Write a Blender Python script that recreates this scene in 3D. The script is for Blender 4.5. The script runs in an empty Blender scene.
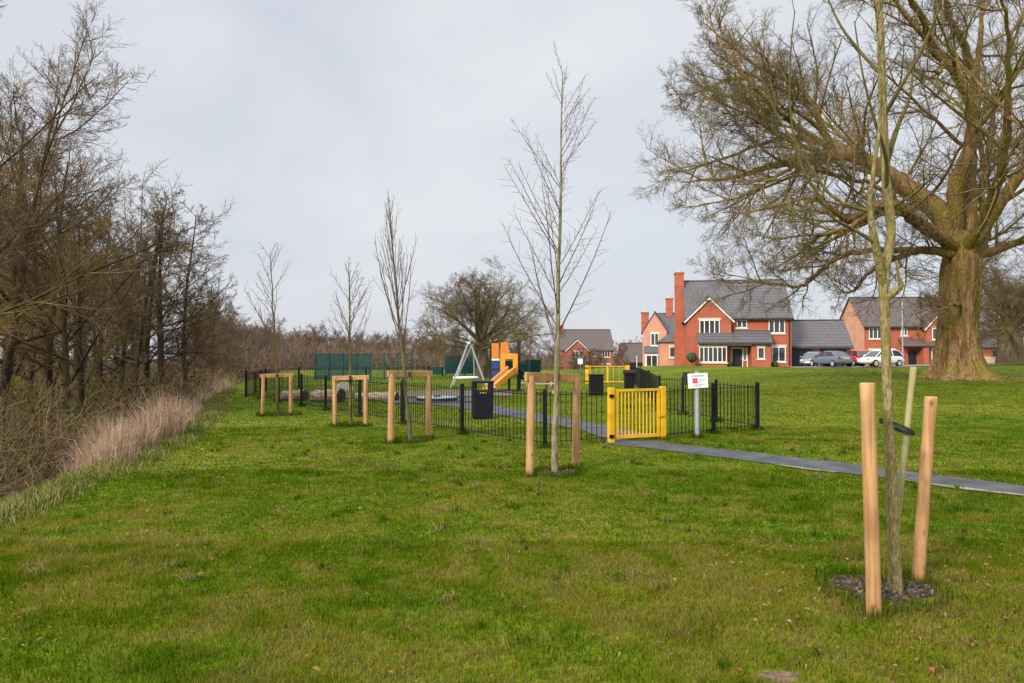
import bpy, math, random
import numpy as np
from mathutils import Vector, Matrix

R = math.radians
scene = bpy.context.scene
COL = scene.collection
PI = math.pi

# ------------------------------------------------------------------ helpers
def tag(o, label=None, cat=None, group=None, kind=None):
    if label: o['label'] = label
    if cat: o['category'] = cat
    if group: o['group'] = group
    if kind: o['kind'] = kind
    return o

def empty(name, loc=(0, 0, 0), rz=0, label=None, cat=None, group=None):
    o = bpy.data.objects.new(name, None)
    COL.objects.link(o)
    o.empty_display_size = 0.2
    o.location = loc
    o.rotation_euler = (0, 0, rz)
    return tag(o, label, cat, group)

def kids(o):
    return [c for c in bpy.data.objects if c.parent is o]

def copy_thing(root, loc, rz, scale=1.0, label=None, group=None):
    r = root.copy(); COL.objects.link(r)
    r.location = loc; r.rotation_euler = (0, 0, rz); r.scale = (scale, scale, scale)
    if label: r['label'] = label
    if group: r['group'] = group
    for ch in kids(root):
        c = ch.copy(); COL.objects.link(c); c.parent = r
        for g in kids(ch):
            d = g.copy(); COL.objects.link(d); d.parent = c
    return r

class MB:
    def __init__(s): s.v = []; s.f = []
    def add(s, vs, fs):
        b = len(s.v); s.v += [tuple(v) for v in vs]
        s.f += [tuple(b + i for i in f) for f in fs]; return s
    def box(s, x0, x1, y0, y1, z0, z1, M=None):
        vs = [Vector((x, y, z)) for z in (z0, z1) for y in (y0, y1) for x in (x0, x1)]
        if M is not None: vs = [M @ v for v in vs]
        return s.add(vs, [(0, 2, 3, 1), (4, 5, 7, 6), (0, 1, 5, 4), (2, 6, 7, 3), (0, 4, 6, 2), (1, 3, 7, 5)])
    def bar(s, p0, p1, w, h):                # square bar between two points
        p0, p1 = Vector(p0), Vector(p1); d = (p1 - p0); L = d.length; d.normalize()
        up = Vector((0, 0, 1)) if abs(d.z) < .9 else Vector((0, 1, 0))
        x = d.cross(up).normalized(); z = x.cross(d)
        M = Matrix((x, d, z)).transposed().to_4x4(); M.translation = p0
        return s.box(-w/2, w/2, 0, L, -h/2, h/2, M)
    def cyl(s, p0, p1, r0, r1=None, n=10, caps=True):
        r1 = r0 if r1 is None else r1
        p0, p1 = Vector(p0), Vector(p1); d = (p1 - p0).normalized()
        up = Vector((0, 0, 1)) if abs(d.z) < .9 else Vector((1, 0, 0))
        x = d.cross(up).normalized(); y = d.cross(x)
        vs = [p + (x*math.cos(2*PI*i/n) + y*math.sin(2*PI*i/n))*r for p, r in ((p0, r0), (p1, r1)) for i in range(n)]
        fs = [(i, i+n, (i+1) % n + n, (i+1) % n) for i in range(n)]
        if caps: fs += [tuple(range(n)), tuple(range(2*n-1, n-1, -1))]
        return s.add(vs, fs)
    def prism(s, pts, vec):
        n = len(pts); vec = Vector(vec)
        vs = [Vector(p) for p in pts] + [Vector(p) + vec for p in pts]
        fs = [tuple(range(n-1, -1, -1)), tuple(range(n, 2*n))] + [(i, (i+1) % n, (i+1) % n + n, i+n) for i in range(n)]
        return s.add(vs, fs)
    def ball(s, c, r, nu=12, nv=8, sq=(1, 1, 1)):
        vs = []; fs = []
        for j in range(nv+1):
            t = PI*j/nv
            for i in range(nu):
                a = 2*PI*i/nu
                vs.append((c[0]+r*sq[0]*math.sin(t)*math.cos(a), c[1]+r*sq[1]*math.sin(t)*math.sin(a), c[2]+r*sq[2]*math.cos(t)))
        for j in range(nv):
            for i in range(nu):
                fs.append((j*nu+i, (j+1)*nu+i, (j+1)*nu+(i+1) % nu, j*nu+(i+1) % nu))
        return s.add(vs, fs)
    def loft(s, secs, close=True):
        n = len(secs[0]); vs = [p for q in secs for p in q]; fs = []
        for j in range(len(secs)-1):
            for i in range(n):
                fs.append((j*n+i, j*n+(i+1) % n, (j+1)*n+(i+1) % n, (j+1)*n+i))
        if close:
            fs.append(tuple(range(n-1, -1, -1))); k = (len(secs)-1)*n; fs.append(tuple(k+i for i in range(n)))
        return s.add(vs, fs)
    def build(s, name, mat, parent=None, bevel=0, smooth=False):
        me = bpy.data.meshes.new(name); me.from_pydata(s.v, [], s.f); me.update()
        import bmesh
        bm = bmesh.new(); bm.from_mesh(me); bmesh.ops.recalc_face_normals(bm, faces=bm.faces); bm.to_mesh(me); bm.free()
        o = bpy.data.objects.new(name, me); COL.objects.link(o)
        me.materials.append(mat)
        if parent is not None: o.parent = parent
        if bevel:
            m = o.modifiers.new('bevel', 'BEVEL'); m.width = bevel; m.segments = 2; m.limit_method = 'ANGLE'
        if smooth:
            me.polygons.foreach_set('use_smooth', [True]*len(me.polygons))
        return o

def np_mesh(name, verts, quads=None, tris=None, mat=None, parent=None, smooth=False, colors=None):
    """big meshes: verts (N,3), quads (M,4), tris (K,3), optional per vertex colours"""
    me = bpy.data.meshes.new(name)
    verts = np.asarray(verts, np.float32)
    parts = []; tot = []
    if quads is not None and len(quads): parts.append(np.asarray(quads, np.int32).ravel()); tot.append(np.full(len(quads), 4, np.int32))
    if tris is not None and len(tris): parts.append(np.asarray(tris, np.int32).ravel()); tot.append(np.full(len(tris), 3, np.int32))
    loops = np.concatenate(parts); tot = np.concatenate(tot)
    start = np.concatenate(([0], np.cumsum(tot)[:-1])).astype(np.int32)
    me.vertices.add(len(verts)); me.vertices.foreach_set('co', verts.ravel())
    me.loops.add(len(loops)); me.loops.foreach_set('vertex_index', loops)
    me.polygons.add(len(tot)); me.polygons.foreach_set('loop_start', start); me.polygons.foreach_set('loop_total', tot)
    if smooth: me.polygons.foreach_set('use_smooth', np.ones(len(tot), bool))
    me.update(calc_edges=True)
    if colors is not None:
        a = me.color_attributes.new('tint', 'FLOAT_COLOR', 'POINT')
        c = np.ones((len(verts), 4), np.float32); c[:, :3] = colors
        a.data.foreach_set('color', c.ravel())
    me.materials.append(mat)
    o = bpy.data.objects.new(name, me); COL.objects.link(o)
    if parent is not None: o.parent = parent
    return o

# value noise on a lattice
_rs = np.random.RandomState(7)
_lat = _rs.rand(256, 256)
def vnoise(x, y, s=1.0, o=0):
    x = np.asarray(x)*s + 13.7*o + 500; y = np.asarray(y)*s + 7.9*o + 500
    xi = np.floor(x).astype(int); yi = np.floor(y).astype(int); fx = x-xi; fy = y-yi
    fx = fx*fx*(3-2*fx); fy = fy*fy*(3-2*fy)
    g = lambda a, b: _lat[a % 256, b % 256]
    return (g(xi, yi)*(1-fx)+g(xi+1, yi)*fx)*(1-fy)+(g(xi, yi+1)*(1-fx)+g(xi+1, yi+1)*fx)*fy
def fbm(x, y, s, o=0, n=3):
    t = 0; a = 0.5; k = 0
    for i in range(n):
        t = t + a*vnoise(x, y, s*2**i, o+i*3); k += a; a *= .55
    return t/k
def sstep(a, b, x):
    t = np.clip((np.asarray(x, float)-a)/(b-a), 0, 1); return t*t*(3-2*t)

# ------------------------------------------------------------------ materials
def nodes_of(name):
    m = bpy.data.materials.new(name); m.use_nodes = True
    nt = m.node_tree; nt.nodes.clear()
    out = nt.nodes.new('ShaderNodeOutputMaterial'); return m, nt, out
def N(nt, t, **k):
    n = nt.nodes.new(t)
    for a, v in k.items():
        if a in n.inputs.keys(): n.inputs[a].default_value = v
        else: setattr(n, a, v)
    return n
def c4(c): return (c[0], c[1], c[2], 1)
def ramp(nt, fac, stops):
    r = nt.nodes.new('ShaderNodeValToRGB'); e = r.color_ramp.elements
    while len(e) < len(stops): e.new(.5)
    for i, (p, c) in enumerate(stops): e[i].position = p; e[i].color = c4(c)
    nt.links.new(fac, r.inputs[0]); return r.outputs[0]

def mat(name, stops, scale=6, rough=.75, bump=0., metal=0., stretch=(1, 1, 1), detail=5, spec=.4, bscale=None):
    """noise driven colour (list of colours from dark to light) + optional noise bump"""
    m, nt, out = nodes_of(name)
    tc = N(nt, 'ShaderNodeTexCoord'); mp = N(nt, 'ShaderNodeMapping'); mp.inputs['Scale'].default_value = stretch
    nt.links.new(tc.outputs['Object'], mp.inputs[0])
    nz = N(nt, 'ShaderNodeTexNoise'); nz.inputs['Scale'].default_value = scale; nz.inputs['Detail'].default_value = detail
    nt.links.new(mp.outputs[0], nz.inputs['Vector'])
    k = len(stops)
    col = ramp(nt, nz.outputs['Fac'], [(.3+.4*i/max(1, k-1), c) for i, c in enumerate(stops)])
    b = N(nt, 'ShaderNodeBsdfPrincipled'); b.inputs['Roughness'].default_value = rough; b.inputs['Metallic'].default_value = metal
    b.inputs['Specular IOR Level'].default_value = spec
    nt.links.new(col, b.inputs['Base Color'])
    if bump:
        n2 = N(nt, 'ShaderNodeTexNoise'); n2.inputs['Scale'].default_value = bscale or scale*3; n2.inputs['Detail'].default_value = 4
        nt.links.new(mp.outputs[0], n2.inputs['Vector'])
        bp = N(nt, 'ShaderNodeBump'); bp.inputs['Strength'].default_value = bump; bp.inputs['Distance'].default_value = .02
        nt.links.new(n2.outputs['Fac'], bp.inputs['Height']); nt.links.new(bp.outputs[0], b.inputs['Normal'])
    nt.links.new(b.outputs[0], out.inputs[0]); return m

def brick_mat(name, c1, c2, mortar):
    m, nt, out = nodes_of(name)
    tc = N(nt, 'ShaderNodeTexCoord'); sx = N(nt, 'ShaderNodeSeparateXYZ'); nt.links.new(tc.outputs['Object'], sx.inputs[0])
    ad = N(nt, 'ShaderNodeMath', operation='ADD'); nt.links.new(sx.outputs[0], ad.inputs[0]); nt.links.new(sx.outputs[1], ad.inputs[1])
    cb = N(nt, 'ShaderNodeCombineXYZ'); nt.links.new(ad.outputs[0], cb.inputs[0]); nt.links.new(sx.outputs[2], cb.inputs[1])
    br = N(nt, 'ShaderNodeTexBrick'); br.inputs['Scale'].default_value = 1
    br.inputs['Brick Width'].default_value = .225; br.inputs['Row Height'].default_value = .075; br.inputs['Mortar Size'].default_value = .008
    br.inputs['Color1'].default_value = c4(c1); br.inputs['Color2'].default_value = c4(c2); br.inputs['Mortar'].default_value = c4(mortar)
    nt.links.new(cb.outputs[0], br.inputs['Vector'])
    nz = N(nt, 'ShaderNodeTexNoise'); nz.inputs['Scale'].default_value = .9; nz.inputs['Detail'].default_value = 6
    nt.links.new(tc.outputs['Object'], nz.inputs['Vector'])
    mx = N(nt, 'ShaderNodeMix', data_type='RGBA', blend_type='MULTIPLY'); mx.inputs[0].default_value = .6
    g = ramp(nt, nz.outputs['Fac'], [(.3, (.72, .68, .66)), (.7, (1.15, 1.1, 1.08))])
    nt.links.new(br.outputs['Color'], mx.inputs[6]); nt.links.new(g, mx.inputs[7])
    b = N(nt, 'ShaderNodeBsdfPrincipled'); b.inputs['Roughness'].default_value = .85
    nt.links.new(mx.outputs[2], b.inputs['Base Color']); nt.links.new(b.outputs[0], out.inputs[0]); return m

def tile_mat(name, c1, c2, gap):
    m, nt, out = nodes_of(name)
    tc = N(nt, 'ShaderNodeTexCoord'); sx = N(nt, 'ShaderNodeSeparateXYZ'); nt.links.new(tc.outputs['Object'], sx.inputs[0])
    ad = N(nt, 'ShaderNodeMath', operation='ADD'); nt.links.new(sx.outputs[0], ad.inputs[0]); nt.links.new(sx.outputs[1], ad.inputs[1])
    cb = N(nt, 'ShaderNodeCombineXYZ'); nt.links.new(ad.outputs[0], cb.inputs[0]); nt.links.new(sx.outputs[2], cb.inputs[1])
    br = N(nt, 'ShaderNodeTexBrick'); br.inputs['Scale'].default_value = 1
    br.inputs['Brick Width'].default_value = .5; br.inputs['Row Height'].default_value = .3; br.inputs['Mortar Size'].default_value = .035
    br.inputs['Mortar Smooth'].default_value = .6
    br.inputs['Color1'].default_value = c4(c1); br.inputs['Color2'].default_value = c4(c2); br.inputs['Mortar'].default_value = c4(gap)
    nt.links.new(cb.outputs[0], br.inputs['Vector'])
    b = N(nt, 'ShaderNodeBsdfPrincipled'); b.inputs['Roughness'].default_value = .6; b.inputs['Specular IOR Level'].default_value = .35
    nt.links.new(br.outputs['Color'], b.inputs['Base Color']); nt.links.new(b.outputs[0], out.inputs[0]); return m

def bark_mat(name, dark, mid, moss, mossy=.5, scale=3.):
    m, nt, out = nodes_of(name)
    tc = N(nt, 'ShaderNodeTexCoord')
    mp = N(nt, 'ShaderNodeMapping'); mp.inputs['Scale'].default_value = (1, 1, .25); nt.links.new(tc.outputs['Object'], mp.inputs[0])
    n1 = N(nt, 'ShaderNodeTexNoise'); n1.inputs['Scale'].default_value = scale*3; n1.inputs['Detail'].default_value = 6
    nt.links.new(mp.outputs[0], n1.inputs['Vector'])
    base = ramp(nt, n1.outputs['Fac'], [(.35, dark), (.65, mid)])
    n2 = N(nt, 'ShaderNodeTexNoise'); n2.inputs['Scale'].default_value = scale*.35; n2.inputs['Detail'].default_value = 5
    nt.links.new(tc.outputs['Object'], n2.inputs['Vector'])
    f = N(nt, 'ShaderNodeMapRange'); f.inputs[1].default_value = .62-.3*mossy; f.inputs[2].default_value = .82-.3*mossy; f.inputs[4].default_value = .9
    nt.links.new(n2.outputs['Fac'], f.inputs[0])
    mx = N(nt, 'ShaderNodeMix', data_type='RGBA'); nt.links.new(f.outputs[0], mx.inputs[0])
    nt.links.new(base, mx.inputs[6]); mx.inputs[7].default_value = c4(moss)
    b = N(nt, 'ShaderNodeBsdfPrincipled'); b.inputs['Roughness'].default_value = .95; b.inputs['Specular IOR Level'].default_value = .1
    bp = N(nt, 'ShaderNodeBump'); bp.inputs['Strength'].default_value = .7; bp.inputs['Distance'].default_value = .03
    nt.links.new(n1.outputs['Fac'], bp.inputs['Height']); nt.links.new(bp.outputs[0], b.inputs['Normal'])
    nt.links.new(mx.outputs[2], b.inputs['Base Color']); nt.links.new(b.outputs[0], out.inputs[0]); return m

def blade_mat(name, trans=.4, attr='tint', up=True):
    m, nt, out = nodes_of(name)
    a = N(nt, 'ShaderNodeAttribute'); a.attribute_name = attr
    d = N(nt, 'ShaderNodeBsdfDiffuse'); t = N(nt, 'ShaderNodeBsdfTranslucent'); mx = N(nt, 'ShaderNodeMixShader'); mx.inputs[0].default_value = trans
    if up:
        ge = N(nt, 'ShaderNodeNewGeometry'); va = N(nt, 'ShaderNodeVectorMath', operation='MULTIPLY_ADD'); va.inputs[1].default_value = (.35, .35, .35); va.inputs[2].default_value = (0, 0, .9)
        vn = N(nt, 'ShaderNodeVectorMath', operation='NORMALIZE'); nt.links.new(ge.outputs['Normal'], va.inputs[0]); nt.links.new(va.outputs[0], vn.inputs[0])
        nt.links.new(vn.outputs[0], d.inputs['Normal'])
    nt.links.new(a.outputs['Color'], d.inputs[0]); nt.links.new(a.outputs['Color'], t.inputs[0])
    nt.links.new(d.outputs[0], mx.inputs[1]); nt.links.new(t.outputs[0], mx.inputs[2]); nt.links.new(mx.outputs[0], out.inputs[0]); return m

M = {}
M['brick'] = brick_mat('red brick', (.46, .098, .045), (.37, .074, .035), (.34, .18, .12))
M['brick_dark'] = brick_mat('dark red brick', (.40, .085, .05), (.32, .065, .04), (.3, .17, .13))
M['brick_sunlit'] = brick_mat('sunlit brick', (.62, .28, .18), (.56, .23, .14), (.5, .37, .29))  # brick paled so sunlit gables carry their brightness in the colour
M['tile'] = tile_mat('grey roof tile', (.115, .105, .11), (.095, .088, .095), (.05, .045, .05))
M['tile_brown'] = tile_mat('brown roof tile', (.115, .085, .075), (.1, .075, .068), (.055, .04, .038))
M['upvc'] = mat('white window plastic', [(.78, .77, .74), (.84, .83, .8)], 2, .35)
M['cream'] = mat('cream stone', [(.55, .47, .36), (.62, .54, .42)], 4, .8)
M['glass'] = mat('window glass', [(.02, .025, .03), (.05, .055, .06)], .8, .06, spec=.9)
M['door_navy'] = mat('navy door paint', [(.012, .016, .03), (.02, .025, .04)], 3, .35)
M['gutter'] = mat('black gutter plastic', [(.015, .015, .016), (.03, .03, .03)], 5, .4)
M['black'] = mat('black powder coat', [(.004, .004, .005), (.010, .010, .012)], 9, .5, spec=.2)
M['yellow'] = mat('yellow gate paint', [(.55, .29, .015), (.74, .42, .014), (.80, .47, .02)], 3, .45, detail=9)
M['navy'] = mat('dark navy bin plastic', [(.005, .007, .014), (.009, .011, .02)], 6, .55, spec=.2)
M['gold'] = mat('gold print', [(.6, .42, .12), (.7, .5, .18)], 20, .5)
M['stake'] = mat('peeled softwood', [(.38, .185, .065), (.47, .255, .10), (.55, .33, .15)], 3.5, .8, .25, stretch=(6, 6, .6))
def timber(name, cols, round_=True):
    m = mat(name, cols, 3.5, .8, .25, stretch=(7, 7, .5)); nt = m.node_tree
    b = [n for n in nt.nodes if n.type == 'BSDF_PRINCIPLED'][0]; tc = [n for n in nt.nodes if n.type == 'TEX_COORD'][0]
    mp = N(nt, 'ShaderNodeMapping'); mp.inputs['Scale'].default_value = (1, 1, .55); nt.links.new(tc.outputs['Object'], mp.inputs[0])
    v = N(nt, 'ShaderNodeTexVoronoi'); v.inputs['Scale'].default_value = 9; v.inputs['Randomness'].default_value = 1; nt.links.new(mp.outputs[0], v.inputs['Vector'])
    k = ramp(nt, v.outputs['Distance'], [(.07, (.34, .24, .18)), (.14, (.85, .8, .75)), (.2, (1, 1, 1))])
    n2 = N(nt, 'ShaderNodeTexNoise'); n2.inputs['Scale'].default_value = 2.2; n2.inputs['Detail'].default_value = 8; nt.links.new(tc.outputs['Object'], n2.inputs['Vector'])
    st = ramp(nt, n2.outputs['Fac'], [(.34, (.62, .58, .52)), (.52, (1, 1, 1)), (.7, (1.12, 1.12, 1.1))])
    m3 = N(nt, 'ShaderNodeMapping'); m3.inputs['Scale'].default_value = (60, 60, 1.5); nt.links.new(tc.outputs['Object'], m3.inputs[0])
    n3 = N(nt, 'ShaderNodeTexNoise'); n3.inputs['Scale'].default_value = 1; n3.inputs['Detail'].default_value = 3; nt.links.new(m3.outputs[0], n3.inputs['Vector'])
    gr = ramp(nt, n3.outputs['Fac'], [(.35, (.72, .68, .62)), (.5, (1, 1, 1))])
    src = b.inputs['Base Color'].links[0].from_socket
    for x in (k, st, gr):
        mu = N(nt, 'ShaderNodeMix', data_type='RGBA', blend_type='MULTIPLY'); mu.inputs[0].default_value = .85; nt.links.new(src, mu.inputs[6]); nt.links.new(x, mu.inputs[7]); src = mu.outputs[2]
    nt.links.new(src, b.inputs['Base Color']); return m
M['stake'] = timber('peeled softwood', [(.40, .20, .078), (.48, .27, .118), (.53, .325, .165)])
M['stake_grey'] = mat('weathered green softwood', [(.30, .27, .12), (.42, .37, .2)], 5, .85, .3, stretch=(6, 6, .6))
M['sawn'] = timber('sawn timber', [(.42, .225, .08), (.52, .31, .125)])
M['tie'] = mat('black rubber tie', [(.012, .012, .012), (.03, .03, .03)], 20, .6)
M['galv'] = mat('grey galvanised steel', [(.30, .33, .36), (.42, .45, .48)], 8, .45, metal=.3)
M['signwhite'] = mat('white sign sheet', [(.72, .75, .80), (.8, .82, .85)], 5, .4)
M['red'] = mat('red print', [(.62, .03, .05), (.7, .05, .07)], 20, .5)
M['bluegrey'] = mat('blue grey print', [(.3, .4, .48), (.4, .5, .58)], 20, .5)
M['orange'] = mat('orange play panel', [(.75, .25, .02), (.82, .32, .03)], 4, .4)
M['orange_deep'] = mat('deep orange play panel', [(.62, .17, .02), (.7, .21, .03)], 4, .4)
M['blue'] = mat('blue play panel', [(.02, .05, .15), (.03, .07, .2)], 4, .4)
M['steel'] = mat('brushed steel', [(.6, .6, .62), (.75, .75, .77)], 8, .3, metal=.6)
M['white_tube'] = mat('white painted tube', [(.72, .73, .75), (.8, .8, .82)], 6, .4)
M['pale_tube'] = mat('pale grey tube', [(.30, .32, .34), (.38, .4, .42)], 6, .4)
M['teal'] = mat('dark teal sheet', [(.005, .048, .05), (.008, .065, .065)], 1.2, .55, spec=.25)
M['log'] = mat('pale debarked log', [(.22, .16, .10), (.38, .29, .2), (.5, .42, .32)], 4, .9, .3, stretch=(1, 3, 3))
M['log_end'] = mat('dark log end', [(.02, .025, .02), (.05, .05, .04)], 6, .9)
M['boulder'] = mat('pale boulder', [(.3, .27, .18), (.45, .42, .3)], 3, .9, .4)
M['soil'] = mat('dark bark mulch', [(.02, .013, .01), (.07, .048, .034), (.24, .18, .14)], 38, .95, .9)
M['tarmac'] = mat('grey tarmac', [(.042, .044, .05), (.062, .065, .072), (.10, .10, .10)], 2.6, .8, .4, detail=12, bscale=120)
M['edging'] = mat('sandy path edge', [(.10, .11, .06), (.2, .18, .12), (.36, .32, .25)], 6, .9, .3)
M['playbark'] = mat('play surface', [(.10, .075, .065), (.16, .12, .105)], 6, .9, .4)
M['drive'] = mat('block paving', [(.2, .17, .15), (.28, .24, .21)], 3, .85, .2)
def ridge_bark(name):
    m = bark_mat(name, (.17, .10, .045), (.37, .235, .115), (.23, .19, .03), .6, 2.2); nt = m.node_tree
    tc = [n for n in nt.nodes if n.type == 'TEX_COORD'][0]; b = [n for n in nt.nodes if n.type == 'BSDF_PRINCIPLED'][0]
    mp = N(nt, 'ShaderNodeMapping'); mp.inputs['Scale'].default_value = (1, 1, .2); nt.links.new(tc.outputs['Object'], mp.inputs[0])
    nz = N(nt, 'ShaderNodeTexNoise'); nz.inputs['Scale'].default_value = 3; nz.inputs['Detail'].default_value = 3; nt.links.new(mp.outputs[0], nz.inputs['Vector'])
    mm = N(nt, 'ShaderNodeMix', data_type='RGBA'); mm.inputs[0].default_value = .12; nt.links.new(mp.outputs[0], mm.inputs[6]); nt.links.new(nz.outputs['Color'], mm.inputs[7])
    v = N(nt, 'ShaderNodeTexVoronoi'); v.feature = 'DISTANCE_TO_EDGE'; v.inputs['Scale'].default_value = 13; nt.links.new(mm.outputs[2], v.inputs['Vector'])
    r = ramp(nt, v.outputs['Distance'], [(0, (.66, .62, .58)), (.2, (1, 1, 1))]); src = b.inputs['Base Color'].links[0].from_socket
    mu = N(nt, 'ShaderNodeMix', data_type='RGBA', blend_type='MULTIPLY'); mu.inputs[0].default_value = 1; nt.links.new(src, mu.inputs[6]); nt.links.new(r, mu.inputs[7]); nt.links.new(mu.outputs[2], b.inputs['Base Color'])
    bp = N(nt, 'ShaderNodeBump'); bp.inputs['Strength'].default_value = .6; bp.inputs['Distance'].default_value = .05; r2 = ramp(nt, v.outputs['Distance'], [(0, (0, 0, 0)), (.25, (1, 1, 1))]); nt.links.new(r2, bp.inputs['Height'])
    old = b.inputs['Normal'].links[0].from_socket; nt.links.new(old, bp.inputs['Normal']); nt.links.new(bp.outputs[0], b.inputs['Normal']); return m
M['oakbark'] = ridge_bark('oak bark') if True else bark_mat('oak bark', (.15, .09, .042), (.36, .235, .12), (.21, .18, .025), .62, 2.2)
M['oaktwig'] = bark_mat('oak twigs', (.11, .08, .045), (.19, .14, .07), (.21, .18, .035), .45, .5)
M['oakfar'] = bark_mat('oak bark further off', (.12, .09, .06), (.22, .17, .11), (.16, .15, .04), .5, 2.)
M['sapbark'] = bark_mat('pale lichened young bark', (.15, .115, .05), (.38, .31, .155), (.20, .18, .04), .5, 26.)
M['sapgreen'] = bark_mat('green young bark', (.07, .058, .02), (.15, .125, .045), (.11, .105, .02), .5, 6.)
M['sapgrey'] = bark_mat('grey young bark', (.08, .068, .05), (.16, .135, .095), (.14, .125, .04), .45, 9.)
M['birch'] = bark_mat('young birch bark', (.13, .10, .05), (.34, .29, .18), (.2, .17, .05), .35, 9.)
M['saptwig'] = bark_mat('brown twigs', (.09, .06, .045), (.17, .12, .09), (.16, .14, .08), .3, 4.)
M['woodbark'] = bark_mat('dark woodland bark', (.03, .023, .017), (.078, .057, .038), (.09, .075, .02), .35, 2.)
M['woodtwig'] = bark_mat('woodland twigs', (.085, .056, .034), (.185, .122, .068), (.25, .175, .04), .35, .6)
M['mosstwig'] = bark_mat('mossy woodland twigs', (.17, .115, .04), (.30, .21, .07), (.34, .275, .04), .7, .6)
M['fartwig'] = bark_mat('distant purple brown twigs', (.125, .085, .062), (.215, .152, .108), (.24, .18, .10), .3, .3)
M['blade'] = blade_mat('grass blades', .35)
M['dead'] = blade_mat('dead grass', .35)
M['leaf'] = mat('clipped evergreen leaf', [(.02, .05, .015), (.05, .1, .03)], 20, .6)
M['fencewood'] = mat('tan timber fence', [(.38, .29, .18), (.46, .36, .24)], 2, .85)

# ground colour: mottled lawn, darker litter in the wood
def lawn_mat():
    m, nt, out = nodes_of('lawn')
    tc = N(nt, 'ShaderNodeTexCoord')
    def noise(s, d=5):
        n = N(nt, 'ShaderNodeTexNoise'); n.inputs['Scale'].default_value = s; n.inputs['Detail'].default_value = d
        nt.links.new(tc.outputs['Object'], n.inputs['Vector']); return n.outputs['Fac']
    a = ramp(nt, noise(.22, 6), [(.36, (.075, .122, .004)), (.5, (.105, .145, .006)), (.66, (.155, .168, .014))])
    b = ramp(nt, noise(5., 8), [(.3, (.5, .55, .5)), (.5, (.95, .95, .9)), (.72, (1.5, 1.35, 1.3))])
    mx = N(nt, 'ShaderNodeMix', data_type='RGBA', blend_type='MULTIPLY'); mx.inputs[0].default_value = .8
    nt.links.new(a, mx.inputs[6]); nt.links.new(b, mx.inputs[7])
    c = ramp(nt, noise(1.3, 7), [(.6, (0, 0, 0)), (.74, (1, 1, 1))])
    m2 = N(nt, 'ShaderNodeMix', data_type='RGBA'); nt.links.new(c, m2.inputs[0])
    nt.links.new(mx.outputs[2], m2.inputs[6]); m2.inputs[7].default_value = (.15, .125, .03, 1)
    # woodland floor by attribute
    at = N(nt, 'ShaderNodeAttribute'); at.attribute_name = 'tint'
    sp = N(nt, 'ShaderNodeSeparateColor'); nt.links.new(at.outputs['Color'], sp.inputs[0])
    lit = ramp(nt, noise(3., 8), [(.3, (.03, .022, .014)), (.7, (.085, .06, .036))])
    m3 = N(nt, 'ShaderNodeMix', data_type='RGBA'); nt.links.new(sp.outputs[0], m3.inputs[0])
    nt.links.new(m2.outputs[2], m3.inputs[6]); nt.links.new(lit, m3.inputs[7])
    er = ramp(nt, noise(9., 8), [(.3, (.10, .065, .042)), (.7, (.25, .165, .11))])
    m4 = N(nt, 'ShaderNodeMix', data_type='RGBA'); nt.links.new(sp.outputs[1], m4.inputs[0])
    nt.links.new(m3.outputs[2], m4.inputs[6]); nt.links.new(er, m4.inputs[7])
    p = N(nt, 'ShaderNodeBsdfPrincipled'); p.inputs['Roughness'].default_value = .95; p.inputs['Specular IOR Level'].default_value = .1
    bp = N(nt, 'ShaderNodeBump'); bp.inputs['Strength'].default_value = .6; bp.inputs['Distance'].default_value = .05
    nt.links.new(noise(14., 8), bp.inputs['Height']); nt.links.new(bp.outputs[0], p.inputs['Normal'])
    nt.links.new(m4.outputs[2], p.inputs['Base Color']); nt.links.new(p.outputs[0], out.inputs[0]); return m
M['lawn'] = lawn_mat()

# ------------------------------------------------------------------ terrain
EY = [-30, 0, 5, 7, 12.8, 20, 26.8, 40, 60, 100, 200]
EX = [-4.0, -4.3, -4.6, -5.0, -6.0, -8.2, -10.9, -15, -20, -30, -60]
def edge(y): return np.interp(y, EY, EX)
def hz(x, y):
    x = np.asarray(x, float); y = np.asarray(y, float)
    z = .55*sstep(3, 20, x)*sstep(15, 36, y) + .28*sstep(26, 42, x)*sstep(30, 52, y)
    z = z - .52*sstep(18, 24, x)*sstep(64, 72.5, y)
    z = z - 2.3*sstep(72, 140, y)*(1-sstep(24, 38, x))
    e = edge(y) + .35*(vnoise(x, y, .5, 2)-.5)
    z = z - 1.45*sstep(0, 2.8, e-x) + .8*sstep(6, 25, e-x)
    z = z + .05*(fbm(x, y, .3, 4)-.5)*sstep(2, 10, np.hypot(x, y)) + .02*(vnoise(x, y, 1.6, 9)-.5)
    return z
def gz(x, y): return float(hz(x, y))

def ax_grid(lo, hi, near, n):
    t = np.linspace(-1, 1, n); s = np.sinh(t*4.2)/np.sinh(4.2)
    return np.where(s < 0, near+s*(near-lo), near+s*(hi-near))
gx = ax_grid(-420, 420, 0, 261); gy = ax_grid(-60, 700, 6, 301)
gy = np.unique(np.concatenate((gy, np.linspace(2, 40, 120)))); gx = np.unique(np.concatenate((gx, np.linspace(-14, 12, 120))))
X, Y = np.meshgrid(gx, gy); Z = hz(X, Y)
nx, ny = len(gx), len(gy)
idx = np.arange(nx*ny).reshape(ny, nx)
quads = np.stack((idx[:-1, :-1], idx[:-1, 1:], idx[1:, 1:], idx[1:, :-1]), -1).reshape(-1, 4)
wood = sstep(.2, 1.6, edge(Y)+.5*(fbm(X, Y, .8, 5)-.5)-X)
earth = np.zeros_like(X)
PATCH = [(1.33, 3.62, .10, .07)]
gcol = np.stack((wood, earth, np.zeros_like(X)), -1).reshape(-1, 3)
tag(np_mesh('ground', np.stack((X, Y, Z), -1).reshape(-1, 3), quads, None, M['lawn'], smooth=True, colors=gcol), kind='structure')

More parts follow.
